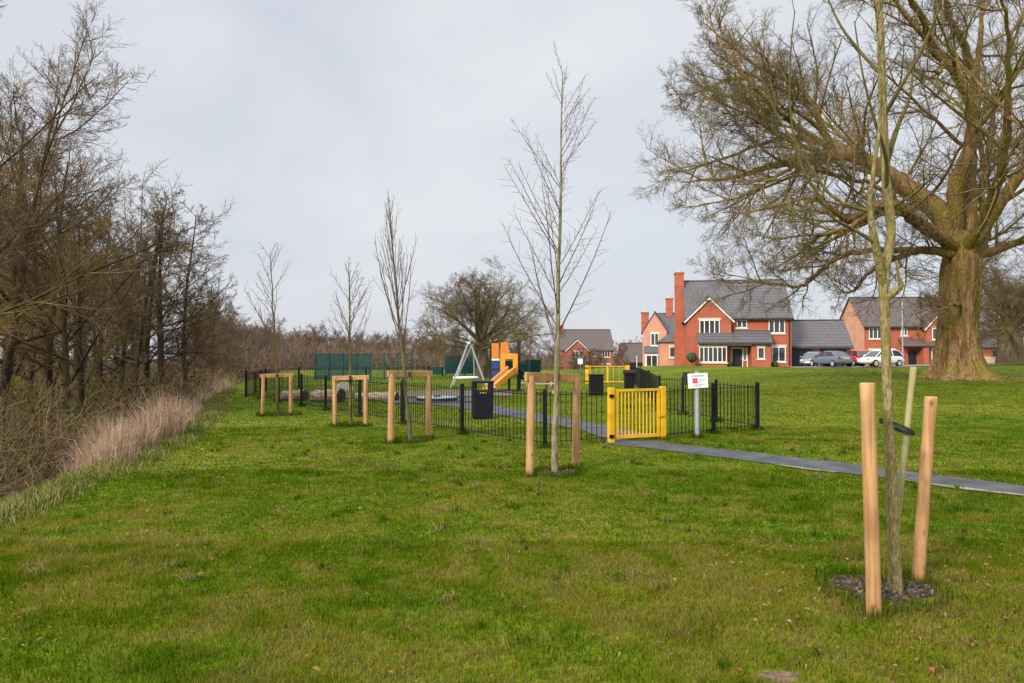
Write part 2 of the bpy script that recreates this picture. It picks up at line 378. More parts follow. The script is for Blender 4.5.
def sheet(name, left, right, dz, m, sub=12, kind='structure'):
    """strip between two polylines draped on the terrain"""
    def res(p):
        p = np.array(p, float); t = np.linspace(0, len(p)-1, (len(p)-1)*sub+1)
        return np.stack([np.interp(t, range(len(p)), p[:, i]) for i in (0, 1)], 1)
    a, b = res(left), res(right); w = 5
    rows = [a*(1-k/(w-1))+b*k/(w-1) for k in range(w)]
    P = np.stack(rows, 1); n = len(a)
    z = hz(P[..., 0], P[..., 1])+dz
    V = np.concatenate((P, z[..., None]), -1).reshape(-1, 3)
    i = np.arange(n*w).reshape(n, w)
    q = np.stack((i[:-1, :-1], i[:-1, 1:], i[1:, 1:], i[1:, :-1]), -1).reshape(-1, 4)
    return tag(np_mesh(name, V, q, None, m, smooth=True), kind=kind)

PU = [(1.80, 13.7), (2.72, 13.15), (3.86, 11.82), (5.05, 10.35), (6.22, 8.78), (7.8, 6.8), (10.1, 4.1)]
PL = [(1.66, 12.9), (2.40, 12.2), (3.54, 10.86), (4.5, 9.72), (5.8, 8.2), (7.2, 6.32), (9.4, 3.5)]
sheet('path', PU, PL, .012, M['tarmac'])
IU = [(2.9, 13.9), (2.1, 16.2), (.9, 19.2), (-.55, 22.8), (-2.2, 25.2)]
IL = [(1.75, 13.5), (1.45, 15.2), (-.1, 18.6), (-1.75, 22.0), (-3.6, 24.2)]
sheet('play_path', IU, IL, .016, M['tarmac'])
sheet('play_pad', [(-4.6, 25.0), (-3.2, 25.9), (-1.4, 26.6)], [(-3.9, 23.2), (-2.6, 23.9), (-1.0, 24.6)], .036, M['tarmac'])
sheet('bark_bed', [(-5.6, 31), (-3, 31.5), (0, 31.6)], [(-5.0, 27.2), (-3, 27.4), (0, 27.6)], .03, M['playbark'])
sheet('path_edging', [(3.80, 10.46), (4.1, 10.12), (4.42, 9.78)], [(3.78, 10.42), (4.02, 10.0), (4.37, 9.72)], .021, M['edging'])
sheet('path_edging', [(4.98, 9.2), (5.40, 8.70), (6.0, 7.95)], [(4.96, 9.17), (5.28, 8.58), (5.95, 7.90)], .021, M['edging'])
sheet('driveway', [(25, 73.8), (34, 73.8), (60, 91), (90, 91)], [(23.5, 59.5), (32, 57.5), (58, 57.5), (90, 57.5)], .04, M['drive'])

# ------------------------------------------------------------------ tube trees
def tube_arrays(polys):
    """polys: list of (pts list, radii list, sides) -> verts, quads"""
    groups = {}
    for p, r, n in polys: groups.setdefault((len(p), n), []).append((p, r))
    VV = []; QQ = []; base = 0
    for (k, n), lst in groups.items():
        P = np.array([a for a, _ in lst], float).reshape(-1, k, 3); Rr = np.array([b for _, b in lst], float)
        T = np.gradient(P, axis=1); T /= np.linalg.norm(T, axis=2, keepdims=True)+1e-9
        mean = np.abs(P[:, -1]-P[:, 0]); ref = np.zeros((len(P), 3)); ref[np.arange(len(P)), np.argmin(mean, 1)] = 1
        U = np.cross(T, ref[:, None, :]); U /= np.linalg.norm(U, axis=2, keepdims=True)+1e-9
        W = np.cross(T, U)
        a = np.arange(n)*2*PI/n
        V = P[:, :, None, :] + Rr[:, :, None, None]*(U[:, :, None, :]*np.cos(a)[None, None, :, None] + W[:, :, None, :]*np.sin(a)[None, None, :, None])
        m = len(P); i = base+np.arange(m*k*n).reshape(m, k, n)
        j = np.roll(i, -1, 2)
        QQ.append(np.stack((i[:, :-1], j[:, :-1], j[:, 1:], i[:, 1:]), -1).reshape(-1, 4))
        VV.append(V.reshape(-1, 3)); base += m*k*n
    return np.concatenate(VV), np.concatenate(QQ)

def tubes(name, polys, m, parent, smooth=True):
    V, Q = tube_arrays(polys)
    return np_mesh(name, V, Q, None, m, parent, smooth=smooth)

def rvec(rng):
    while True:
        v = Vector((rng.uniform(-1, 1), rng.uniform(-1, 1), rng.uniform(-1, 1)))
        if .05 < v.length < 1: return v.normalized()

def side_dir(rng, d, ang):
    q = rvec(rng); q = (q - d*q.dot(d))
    if q.length < 1e-3: q = Vector((1, 0, 0))
    q.normalize(); return (d*math.cos(ang) + q*math.sin(ang)).normalized()

def branch_line(rng, p, d, L, r0, r1, k, wig, trop):
    pts = [p.copy()]; rad = [r0]; d = d.copy()
    for i in range(k):
        d = (d + rvec(rng)*wig + Vector((0, 0, trop))).normalized()
        p = p + d*(L/k); pts.append(p.copy()); rad.append(r0+(r1-r0)*(i+1)/k)
    return pts, rad

def grow(rng, pts, rad, lvl, P, out):
    """children along an existing polyline"""
    out.append((pts, rad, P['sides'][lvl], lvl))
    if lvl+1 >= P['levels']: return
    n = P['n'][lvl]; n = rng.randint(max(1, int(n*.75)), int(n*1.25)+1)
    t0 = P['t0'][lvl]; L0 = sum((pts[i+1]-pts[i]).length for i in range(len(pts)-1))
    for c in range(n):
        t = t0 + (1-t0)*(c+rng.random())/n
        s = min(t*(len(pts)-1), len(pts)-1.001); i = int(s); f = s-i
        p = pts[i].lerp(pts[i+1], f); d = (pts[i+1]-pts[i]).normalized(); rr = rad[i]+(rad[i+1]-rad[i])*f
        ang = R(rng.gauss(P['ang'][lvl], P['angv'][lvl]))
        dd = side_dir(rng, d, ang)
        sh = P['shape'][lvl]
        ln = L0*P['len'][lvl]*(1-sh*(t-t0)/(1-t0+1e-6))*rng.uniform(.7, 1.2)
        r0 = min(rr*.75, max(P['rmin'], ln*P['rk'])); 
        q, w = branch_line(rng, p, dd, ln, r0, max(P['rmin']*.6, r0*.3), P['seg'][lvl+1], P['wig'][lvl+1], P['trop'][lvl+1])
        grow(rng, q, w, lvl+1, P, out)

def split_polys(out, cut):
    a = [(p, r, n) for p, r, n, l in out if l <= cut]; b = [(p, r, n) for p, r, n, l in out if l > cut]
    return a, b

# ---- the old oaks: limbs laid by hand, every finer order grown along them
def smooth_line(pts, r0, r1, sub=6, jit=0, rng=None):
    P = [Vector(p) for p in pts]; o = []; n = (len(P)-1)*sub
    for i in range(len(P)-1):
        p0, p1, p2, p3 = P[max(i-1, 0)], P[i], P[i+1], P[min(i+2, len(P)-1)]
        for k in range(sub):
            t = k/sub; o.append(.5*((2*p1)+(p2-p0)*t+(2*p0-5*p1+4*p2-p3)*t*t+(3*p1-p0-3*p2+p3)*t**3))
    o.append(P[-1])
    if jit: o = [p+rvec(rng)*jit if 0 < i < len(o)-1 else p for i, p in enumerate(o)]
    return o, [r1+(r0-r1)*(1-i/n)**1.15 for i in range(n+1)]
OAK = dict(levels=5, sides=(12, 6, 4, 3, 3), n=(17, 9, 7, 5), t0=(.2, .12, .12, .1), ang=(52, 46, 44, 42), angv=(11, 10, 12, 14), len=(.38, .45, .45, .48), shape=(.5, .3, .2, .1), seg=(8, 8, 5, 3, 2), wig=(.06, .15, .19, .2, .2), trop=(0, .045, .045, .05, .05), rmin=.0062, rk=.017)

# ---------------- the great oak
def great_oak():
    bx, by = 20.35, 33.0; bz = gz(bx, by)-.05
    S = 21.8
    def L(px, py, y): return ((px-955)/S, y, (380-py)/S)
    trunk = [(0.2, 0, -.1), (.15, 0, 1), (.1, .05, 2.2), (.15, 0, 3.6), (.25, 0, 4.8), (.35, 0, 5.6)]
    limbs = [
        [L(955, 250, 0), L(940, 244, -.6), L(890, 228, -2), L(864, 219, -3), L(833, 224, -3.6), L(807, 236, -4), L(772, 222, -4.6), L(735, 226, -5), L(690, 236, -5)],
        [L(955, 258, 0), L(939, 254, -.4), L(908, 253, -.6), L(882, 262, -1), L(858, 272, -1.4), L(832, 296, -2), L(816, 296, -2.4)],
        [L(908, 253, -.6), L(880, 250, .2), L(850, 254, .8), L(828, 270, 1), L(812, 284, 1.2), L(795, 282, 1.4), L(760, 280, 1.2), L(726, 281, .8), L(700, 276, .6)],
        [L(958, 245, 0), L(943, 211, .2), L(908, 178, .6), L(877, 153, 1), L(846, 145, 1.4), L(815, 149, 1.8), L(780, 156, 2), L(741, 166, 2), L(700, 168, 2.3), L(672, 170, 2.4)],
        [L(886, 156, .9), L(862, 134, 2), L(850, 112, 2.8), L(846, 79, 3.4), L(826, 44, 4), L(800, 8, 5), L(770, -30, 5.6)],
        [L(955, 230, 0), L(948, 189, -.6), L(958, 149, -1), L(952, 119, -1.5), L(934, 95, -2), L(908, 79, -2.6), L(886, 62, -3), L(850, 30, -3.6), L(810, 0, -4.4), L(780, -25, -5)],
        [L(965, 250, 0), L(972, 229, .2), L(978, 154, .5), L(984, 114, .7), L(991, 66, .9), L(997, 25, 1), L(1005, -30, 1.2), L(1000, -90, 1)],
        [L(990, 70, .9), L(965, 40, 0), L(939, 26, -1), L(915, -10, -2), L(890, -50, -2.6)],
        [L(970, 250, 0), L(975, 240, -.2), L(996, 185, -1.6), L(1024, 154, -2.6), L(1060, 120, -3.6), L(1100, 70, -4.6), L(1140, 40, -5)],
        [L(972, 252, 0), L(991, 246, .6), L(1009, 215, 1.5), L(1013, 186, 2.2), L(1040, 130, 3.6), L(1070, 60, 5), L(1090, -10, 5.6)],
        [L(972, 258, 0), L(996, 250, .2), L(1030, 240, .4), L(1075, 236, -.4), L(1130, 220, -1), L(1190, 215, -1.4)],
        [L(962, 250, .3), L(960, 200, 2.5), L(940, 150, 5), L(925, 100, 7), L(905, 50, 9), L(890, 0, 10)],
        [L(962, 250, -.3), L(955, 215, -2.5), L(930, 190, -5), L(905, 150, -7), L(880, 110, -8.6), L(850, 80, -10)],
        [L(890, 228, -2), L(850, 200, -2.6), L(820, 195, -3), L(780, 190, -3.4), L(740, 200, -4), L(690, 205, -4)],
        [L(850, 112, 2.8), L(810, 95, 2), L(770, 95, 1.6), L(730, 85, 1.2), L(690, 90, 1)],
        [L(846, 79, 3.4), L(800, 60, 3), L(750, 40, 3), L(715, 20, 3)],
        [L(852, 146, 1.4), L(815, 125, 1), L(775, 104, .3), L(735, 78, -.2), L(703, 48, -.4), L(690, 15, -.4)],
        [L(900, 72, -2.8), L(850, 48, -5), L(800, 36, -6), L(750, 22, -6.4), L(712, 0, -6.8)],
        [L(836, 224, -3.6), L(795, 248, -5), L(745, 258, -6), L(695, 262, -6.5)],
        [L(858, 128, 2.4), L(815, 112, 4), L(765, 120, 6), L(712, 130, 7), L(676, 128, 7.4)],
        [L(830, 50, 4), L(790, 30, 4), L(745, -4, 4.4), L(715, -30, 4.8)],
        [L(840, 146, 1.4), L(790, 138, .2), L(735, 122, -.8), L(672, 104, -1.4)],
        [L(822, 148, 1.7), L(775, 176, 0), L(725, 200, -1), L(664, 214, -1.6)],
        [L(790, 100, .6), L(745, 60, 2), L(700, 70, 2.6), L(672, 70, 3)],
        [L(948, 306, -.8), L(930, 308, -1.6), L(905, 315, -2.2), L(885, 322, -2.6)],
    ]
    RR = [0.34, 0.26, 0.15, 0.5, 0.24, 0.36, 0.4, 0.22, 0.36, 0.28, 0.26, 0.3, 0.28, 0.12, 0.1, 0.1, 0.16, 0.14, 0.11, 0.14, 0.13, 0.11, 0.11, 0.09, 0.09]
    rng = random.Random(12); out = []
    sq = lambda p: (p[0] if p[0] > -7.5 else -7.5+(p[0]+7.5)*.82, p[1], p[2])
    for q, r in zip(limbs, RR):
        q = [sq(p) for p in q]
        p_, w_ = smooth_line(q, r, .022, 6, .05, rng); grow(rng, p_, w_, 0, OAK, out)
    root = empty('oak_tree', (bx, by, bz), 0, 'huge old oak with mossy trunk and wide bare crown at right', 'tree')
    # trunk mesh with buttresses and furrows
    K = []; nn = 72
    zz = [-.15, .0, .12, .3, .6, 1.0, 1.6, 2.3, 3.0, 3.7, 4.4, 5.0, 5.6, 6.2, 6.8]
    rg = random.Random(4)
    ph = [rg.uniform(0, 6.28) for _ in range(6)]
    for z in zz:
        c = Vector((np.interp(z, [0, 2.2, 5.6], [.2, .1, .35]), 0, z)); base = np.interp(z, [0, .3, .8, 2, 3.6, 4.6, 5.4, 6.2, 6.8], [1.28, 1.05, .9, .78, .74, .78, .76, .56, .28])
        ring = []
        for i in range(nn):
            a = 2*PI*i/nn
            fl = math.exp(-max(z, 0)/.55)
            r = base*(1+.10*math.sin(3*a+ph[0])+.06*math.sin(5*a+ph[1]+z*.3)+.035*math.sin(11*a+ph[2]+z*.5)) + fl*(.6*max(0, math.sin(5*a+ph[3]))+.35*max(0, math.sin(7*a+ph[4])))+.03*math.sin(17*a+ph[5]+.6*math.sin(z*1.3))+.02*math.sin(23*a+z)
            ring.append(c+Vector((math.cos(a)*r, math.sin(a)*r, rg.uniform(-.02, .02))))
        K.append(ring)
    big, small = split_polys(out, 1)
    V, Q = tube_arrays([b for b in big])
    off = len(V); kv = np.array([list(p) for r_ in K for p in r_]); kq = []
    for j in range(len(K)-1):
        for i in range(nn): kq.append((off+j*nn+i, off+j*nn+(i+1) % nn, off+(j+1)*nn+(i+1) % nn, off+(j+1)*nn+i))
    np_mesh('trunk', np.concatenate((V, kv)), np.concatenate((Q, np.array(kq))), None, M['oakbark'], root, smooth=True)
    # fine hanging twigs round the trunk fork
    rng = random.Random(9); ex = []
    for _ in range(160):
        a = rng.uniform(0, 6.28); z = rng.uniform(3.2, 7.2); p = Vector((math.cos(a)*1.0+.2, math.sin(a)*1.0, z))
        d = Vector((math.cos(a), math.sin(a), rng.uniform(-.4, .9))).normalized()
        q, w = branch_line(rng, p, d, rng.uniform(.8, 2.6), .014, .006, 4, .3, -.04); ex.append((q, w, 3))
        for t in (1, 2, 3):
            e = side_dir(rng, d, .8); q2, w2 = branch_line(rng, q[t], e, rng.uniform(.3, .8), .008, .005, 2, .3, 0); ex.append((q2, w2, 3))
    tubes('crown', small+ex, M['oaktwig'], root)
great_oak()

# root litter mound under the oak
lm = MB(); rg = random.Random(2); vs = []; fs = []

# ---------------- the rounded oak beyond the playground and the one at far right
def round_oak(label, loc, H, rx, rtrunk, nat, seed, lean=0, low=2.0, twl=.8, group=None):
    rg = random.Random(seed); th = H*.27; out = []
    P = dict(OAK); P.update(n=(14, 8, 6, 4), rmin=.0075, rk=.013, sides=(8, 5, 3, 3, 3), t0=(.2, .15, .12, .1), ang=(56, 46, 44, 42), len=(.46, .46, .46, .48), shape=(.3, .3, .2, .1), trop=(0, .0, .02, .04, .04))
    tp = [Vector((0, 0, -.4)), Vector((.06, 0, th*.5)), Vector((0, .05, th)), Vector((-.12, .05, th*1.45))]
    out.append((tp, [rtrunk*1.25, rtrunk, rtrunk*.95, rtrunk*.6], 12, 0))
    k = 0
    for n_, el0, r_ in ((7, 10, .13), (6, 33, .18), (5, 57, .2), (2, 80, .17)):
        for i in range(n_):
            a = 2*PI*(i+.5*(k % 2))/n_+rg.uniform(-.25, .25); el = R(el0+rg.uniform(-7, 7)); d = Vector((math.cos(a)*math.cos(el), math.sin(a)*math.cos(el), math.sin(el)))
            st = Vector((0, 0, th*(.8+.65*math.sin(el))+rg.uniform(-.1, .25))); rz_ = H-st.z
            Ln = 1.02/math.sqrt((math.cos(el)/rx)**2+(max(math.sin(el), .12)/rz_)**2)*rg.uniform(.88, 1.05)
            pts, _ = branch_line(rg, st, (d+Vector((0, 0, .18))).normalized(), Ln, 1, 1, 8, .16, -.02 if el0 < 25 else -.015)
            grow(rg, pts, [rtrunk*r_*1.6*(1-j/8)**1.1+.02 for j in range(9)], 0, P, out)
        k += 1
    big, small = split_polys(out, 1); tw = []
    root = empty('oak_tree', loc, 0, label, 'tree', group)
    root.scale = (1.1, 1.1, .94)
    tubes('trunk', big, M['oakfar'], root); tubes('crown', small+tw, M['oaktwig'], root)
    return root
round_oak('round crowned bare oak standing beyond the slide and swing', (-2.2, 52, gz(-2.2, 52)-.05), 8.0, 4.9, .42, 2600, 11, .0, 1.9, .6)
round_oak('smaller bare oak at the right edge behind the huge oak', (41.5, 60, gz(41.5, 60)-.05), 9.5, 5.4, .85, 1800, 23, 0, 2.4, .7)

# ---------------- saplings
SAP = dict(levels=3, sides=(8, 4, 3), n=(22, 7), t0=(.3, .25), ang=(34, 40), angv=(8, 10), len=(.36, .32), shape=(.75, .5), seg=(8, 5, 3), wig=(.04, .09, .14), trop=(0, .06, .06), rmin=.004, rk=.0085)
def sapling(label, loc, pts, rad, P, seed, m1, m2, extra=None):
    rng = random.Random(seed); out = []
    grow(rng, [Vector(p) for p in pts], rad, 0, P, out)
    if extra:
        for q, r in extra: grow(rng, [Vector(p) for p in q], r, 1, P, out)
    root = empty('sapling', loc, 0, label, 'tree')
    a, b = split_polys(out, 0); tubes('trunk', a, m1, root); tubes('crown', b, m2, root)
    return root

def line(p0, p1, k, rng, w):
    p0, p1 = Vector(p0), Vector(p1)
    return [p0.lerp(p1, i/k)+(Vector((rng.uniform(-w, w), rng.uniform(-w, w), 0)) if 0 < i < k else Vector()) for i in range(k+1)]
def taper(r0, r1, k): return [r0+(r1-r0)*(i/k)**.9 for i in range(k+1)]

rg = random.Random(1)
P1 = dict(SAP); P1.update(n=(36, 14), t0=(.30, .12), ang=(35, 46), angv=(4, 10), len=(.34, .2), trop=(0, .04, .02), rmin=.0032, rk=.0052, wig=(.03, .05, .12))
x, y = .57, 9.68
sapling('tall thin birch sapling tied to the nearest crossbar frame', (x, y, gz(x, y)-.02), line((0, 0, 0), (.12, .05, 5.45), 10, rg, .012), taper(.048, .005, 10), P1, 3, M['birch'], M['saptwig'])
P2 = dict(SAP); P2.update(n=(26, 6), t0=(.36, .3), ang=(17, 20), angv=(4, 8), len=(.40, .28), trop=(0, .05, .08), rmin=.0045, rk=.0065, wig=(.04, .05, .1))
x, y = -1.87, 13.3
sapling('narrow upswept sapling leaning left in its crossbar frame', (x, y, gz(x, y)-.02), line((0, 0, 0), (-.40, 0, 4.3), 9, rg, .015), taper(.042, .010, 9), P2, 5, M['sapgrey'], M['saptwig'])
P3 = dict(SAP); P3.update(n=(24, 8), t0=(.40, .15), ang=(36, 38), angv=(5, 10), len=(.40, .3), trop=(0, .08, .06), rmin=.0052, rk=.0075, wig=(.04, .12, .16))
x, y = -3.70, 16.35
sapling('small spreading sapling with greenish stem between two leftmost frames', (x, y, gz(x, y)-.02), line((.05, 0, 0), (-.02, 0, 3.55), 9, rg, .02), taper(.045, .009, 9), P3, 8, M['sapgreen'], M['saptwig'])
x, y = -6.25, 19.3
P4 = dict(P3); P4.update(n=(22, 8), len=(.36, .3), rmin=.0058)
sapling('farthest left sapling with one tall crooked leader', (x, y, gz(x, y)-.02), line((0, 0, 0), (-.25, 0, 4.4), 9, rg, .035), taper(.046, .007, 9), P4, 14, M['sapgreen'], M['saptwig'])

# foreground sapling on the right (hand laid stems)
def front_sapling():
    bx, by = 2.53, 4.76; bz = gz(bx, by)-.03; S = 151.
    def L(px, py, yy=0): return ((px-895)/S, yy, (600-py)/S)
    root = empty('sapling', (bx, by, bz), 0, 'green barked forked sapling in the right foreground between round stakes', 'tree')
    def cr(pts, r, sub=5):
        P = [Vector(p) for p in pts]; o = []; rr = []
        for i in range(len(P)-1):
            p0, p1, p2, p3 = P[max(i-1, 0)], P[i], P[i+1], P[min(i+2, len(P)-1)]
            for k in range(sub):
                t = k/sub; o.append(.5*((2*p1)+(p2-p0)*t+(2*p0-5*p1+4*p2-p3)*t*t+(3*p1-p0-3*p2+p3)*t**3)); rr.append(r[i]+(r[i+1]-r[i])*t)
        o.append(P[-1]); rr.append(r[-1]); return o, rr
    low = cr([L(895, 604), L(894, 590), L(891, 500), L(888, 420), L(886, 340), L(885, 300), L(884, 280)], [.052, .043, .036, .032, .029, .032, .030])
    main = cr([L(885, 292), L(888, 268, .02), L(893, 246, .03), L(894, 225, .02), L(888, 176), L(884, 110, -.02), L(881, 44, -.04), L(878, -20, -.05), L(876, -110), L(880, -190)], [.031, .031, .030, .029, .028, .026, .023, .019, .012, .005])
    left = cr([L(884, 286), L(876, 262, -.05), L(868, 240, -.1), L(861, 212, -.14), L(860, 180, -.2), L(863, 140, -.24), L(860, 90, -.3), L(852, 40, -.36), L(846, -20, -.4)], [.027, .026, .025, .018, .013, .011, .008, .006, .004])
    knob = cr([L(884, 300), L(892, 293, -.03), L(897, 286, -.06), L(892, 276, -.09), L(889, 262, -.11)], [.028, .024, .018, .010, .007])
    b1 = cr([L(888, 168), L(896, 150, .05), L(910, 118, .1), L(925, 88, .15), L(935, 40, .2), L(940, -10, .22)], [.022, .018, .012, .009, .006, .004])
    b2 = cr([L(868, 244, -.1), L(846, 232, -.12), L(824, 222, -.16), L(806, 198, -.2), L(790, 174, -.22), L(778, 124, -.25), L(776, 66, -.3), L(780, 30, -.3)], [.014, .011, .0095, .009, .008, .006, .0045, .003])
    b3 = cr([L(861, 215, -.14), L(846, 206, -.05), L(833, 190, .05), L(816, 158, .1), L(800, 128, .14), L(788, 102, .18), L(772, 50, .22), L(766, 10, .24)], [.014, .012, .011, .0095, .008, .007, .005, .003])
    b4 = cr([L(888, 190), L(880, 160, -.1), L(862, 130, -.2), L(845, 90, -.28), L(836, 40, -.3)], [.014, .012, .01, .007, .004])
    b5 = cr([L(884, 120), L(893, 95, -.1), L(908, 60, -.2), L(918, 20, -.3), L(922, -30, -.3)], [.014, .012, .01, .007, .004])
    b6 = cr([L(882, 70), L(872, 45, .1), L(858, 10, .2), L(850, -30, .3)], [.014, .011, .008, .005])
    tubes('trunk', [(a, b, 12) for a, b in (low, main, left, knob)], M['sapbark'], root)
    rng = random.Random(21); out = []
    PP = dict(levels=3, sides=(6, 5, 3), n=(6, 6), t0=(.35, .2), ang=(40, 42), angv=(10, 12), len=(.2, .3), shape=(.3, .4), seg=(6, 5, 3), wig=(.05, .08, .12), trop=(0, .06, .05), rmin=.0028, rk=.009)
    for q, r in (b1, b2, b3, b4, b5, b6): grow(rng, q, r, 0, PP, out)
    Pm = dict(PP); Pm.update(n=(15, 6), len=(.16, .3))
    o2 = []; grow(rng, main[0][20:], main[1][20:], 0, Pm, o2); out += [t for t in o2 if t[3] > 0]
    o2 = []; grow(rng, left[0][18:], left[1][18:], 0, Pm, o2); out += [t for t in o2 if t[3] > 0]
    tubes('crown', [(p, r, n) for p, r, n, l in out], M['sapgreen'], root)
    return bx, by, bz
fsx, fsy, fsz = front_sapling()

# ---------------- round stakes, leaning stake, tie
def round_stake(label, p0, p1, r, m, n=20):
    p0, p1 = Vector(p0), Vector(p1)
    b = MB(); K = []
    d = (p1-p0); k = 12; rgk = random.Random(int(r*1e5)+int(p0.x*100))
    for i in range(k+1):
        c = p0+d*(i/k); rr = r*(1+.03*math.sin(i*1.7)) ; K.append([c+Vector((math.cos(2*PI*j/n)*rr, math.sin(2*PI*j/n)*rr, 0))-p0 for j in range(n)])
    K.append([p1-p0+Vector((math.cos(2*PI*j/n)*r*.9, math.sin(2*PI*j/n)*r*.9, .008)) for j in range(n)])
    b.loft(K)
    o = b.build('stake', m, None, smooth=False)
    o.location = p0
    o.data.polygons.foreach_set('use_smooth', [len(p.vertices) == 4 for p in o.data.polygons])
    return tag(o, label, 'stake', 'stakes around the foreground sapling')
def at(px, py_base, H=0):            # ground point from the photograph's pixel
    d = 720*1.6/(py_base-355.); return (px-512)/720*d, d
x, y = at(872, 614); round_stake('thick upright round stake nearest the camera, left of the sapling', (x, y, gz(x, y)-.1), (x-.03, y, 1.42), .044, M['stake'])
x, y = at(914, 584); round_stake('thick round stake leaning right, with nail holes, right of the sapling', (x, y, gz(x, y)-.1), (x+.125, y+.02, 1.30), .041, M['stake'])
x, y = at(893, 586)
x, y = 2.56, 4.92
round_stake('thin greenish stake leaning behind the foreground sapling', (x-.005, y, gz(x, y)-.1), (x+.17, y-.02, 1.51), .021, M['stake_grey'], 8)
tb = MB(); ring = []
tz = 1.12
for rr, hh in ((.0, 0),):
    c = Vector((fsx-.035+.075, fsy+.06, tz)); K = []
    for i in range(24):
        a = 2*PI*i/24; ex_, ey_ = .095, .12
        p = c+Vector((math.cos(a)*ex_, math.sin(a)*ey_, -.4*math.cos(a)*ex_*1.2)); n_ = Vector((math.cos(a), math.sin(a), 0))
        K.append([p+n_*.005+Vector((0, 0, .012)), p-n_*.005+Vector((0, 0, .012)), p-n_*.005-Vector((0, 0, .012)), p+n_*.005-Vector((0, 0, .012))])
    K.append(K[0]); tb.loft(K, close=False)
tag(tb.build('tree_tie', M['tie']), 'black rubber strap tying the foreground sapling to its leaning stake', 'tree tie')

# ---------------- crossbar frames
def frame(label, pl, pr, h0, h1, w, barh, tie_t):
    (xl, yl), (xr, yr) = pl, pr; zl, zr = gz(xl, yl), gz(xr, yr)
    root = empty('tree_support', ((xl+xr)/2, (yl+yr)/2, (zl+zr)/2), 0, label, 'tree support', 'timber crossbar frames round the saplings')
    ox, oy, oz = root.location
    r0 = random.Random(int(xl*100))
    for (x_, y_, z_, hh) in ((xl, yl, zl, h0), (xr, yr, zr, h1)):
        dx = r0.uniform(-.03, .03)
        MB().cyl((x_-ox, y_-oy, z_-oz-.15), (x_-ox+dx, y_-oy, hh-oz-.05), w*.62, w*.56, 12).build('post', M['stake'], root)
    d = Vector((xr-xl, yr-yl, 0)).normalized()*.07
    nrm = Vector((d.y, -d.x, 0)).normalized()*(-.0)
    b = MB().bar(Vector((xl-ox, yl-oy, h0-oz-barh/2))-d+nrm, Vector((xr-ox, yr-oy, h1-oz-barh/2))+d+nrm, .05, barh)
    b.build('crossbar', M['sawn'], root, bevel=.006)
    c = Vector((xl-ox, yl-oy, h0-oz-barh/2)).lerp(Vector((xr-ox, yr-oy, h1-oz-barh/2)), tie_t)
    MB().box(c.x-.022, c.x+.022, c.y-.075, c.y+.10, c.z-.045, c.z+.045).build('tie', M['tie'], root)
def zpx(py, d): return 1.6+(355-py)*d/720.
d1 = 720*1.6/(476-355); d2 = 720*1.6/(469-355)
frame('nearest timber crossbar frame round the tall birch sapling', ((529.5-512)/720*d1, d1), ((575-512)/720*d2, d2), zpx(372, d1), zpx(374, d2), .088, .12, .62)
d1 = 720*1.6/(443-355); d2 = 720*1.6/(439-355)
frame('crossbar frame round the narrow leaning sapling, second nearest', ((391-512)/720*d1, d1), ((429-512)/720*d2, d2), zpx(371, d1), zpx(371, d2), .10, .11, .5)
d1 = 720*1.6/(426-355); d2 = 720*1.6/(426-355)
frame('crossbar frame round the small spreading sapling, third along', ((335.5-512)/720*d1, d1), ((366-512)/720*d2, d2), zpx(376, d1), zpx(375, d2), .085, .10, .5)
d1 = 720*1.6/(416-355); d2 = 720*1.6/(415-355)
frame('farthest crossbar frame, leftmost by the dark far railings', ((263-512)/720*d1, d1), ((291-512)/720*d2, d2), zpx(374, d1), zpx(373, d2), .085, .10, .52)

# ---------------- mulch patches
MULCH = [(2.49, 4.87, .35, .28), (.62, 9.75, .26, .28), (-1.85, 13.35, .24, .26), (-3.68, 16.4, .18, .22), (-6.25, 19.35, .5, .35)]
def mulch(x, y, rx, ry, seed):
    rs = np.random.RandomState(seed); rings = 7; n = 30; V = [(0, 0, .03)]; a = np.arange(n)*2*PI/n
    prof = 1+.18*np.sin(3*a+seed)+.1*np.sin(5*a+2*seed)
    for k in range(1, rings+1):
        f = k/rings
        for i in range(n):
            px_, py_ = x+rx*f*prof[i]*math.cos(a[i]), y+ry*f*prof[i]*math.sin(a[i])
            V.append((px_-x, py_-y, gz(px_, py_)-gz(x, y)+.03*(1-f**3)+.022*rs.rand()*(1-f**4)+.004*(1-f)-.006*f))
    F = [(0, 1+i, 1+(i+1) % n) for i in range(n)]
    Q = [(1+(k-1)*n+i, 1+k*n+i, 1+k*n+(i+1) % n, 1+(k-1)*n+(i+1) % n) for k in range(1, rings) for i in range(n)]
    V = list(V); 
    # loose chips
    m = int(420*rx*ry/.15)
    for _ in range(m):
        t = rs.rand()*2*PI; f = math.sqrt(rs.rand())*.98; pr = np.interp(t, np.append(a, 2*PI), np.append(prof, prof[0]))
        cx, cy = rx*f*pr*math.cos(t), ry*f*pr*math.sin(t); cz = gz(x+cx, y+cy)-gz(x, y)+.03*(1-f**3)+.02
        u = rs.normal(0, 1, 3); u[2] *= .4; u /= np.linalg.norm(u); v = np.cross(u, rs.normal(0, 1, 3)); v /= np.linalg.norm(v)
        l, w = rs.uniform(.008, .026), rs.uniform(.005, .012); b = len(V); c = np.array((cx, cy, cz))
        V += [tuple(c+u*l+v*w), tuple(c+u*l-v*w), tuple(c-u*l-v*w), tuple(c-u*l+v*w)]; Q.append((b, b+1, b+2, b+3))
    o = np_mesh('mulch', np.array(V), np.array(Q), np.array(F), M['soil']); o.location = (x, y, gz(x, y)); tag(o, kind='stuff')
for i, (x, y, rx, ry) in enumerate(MULCH): mulch(x, y, rx, ry, i+1)

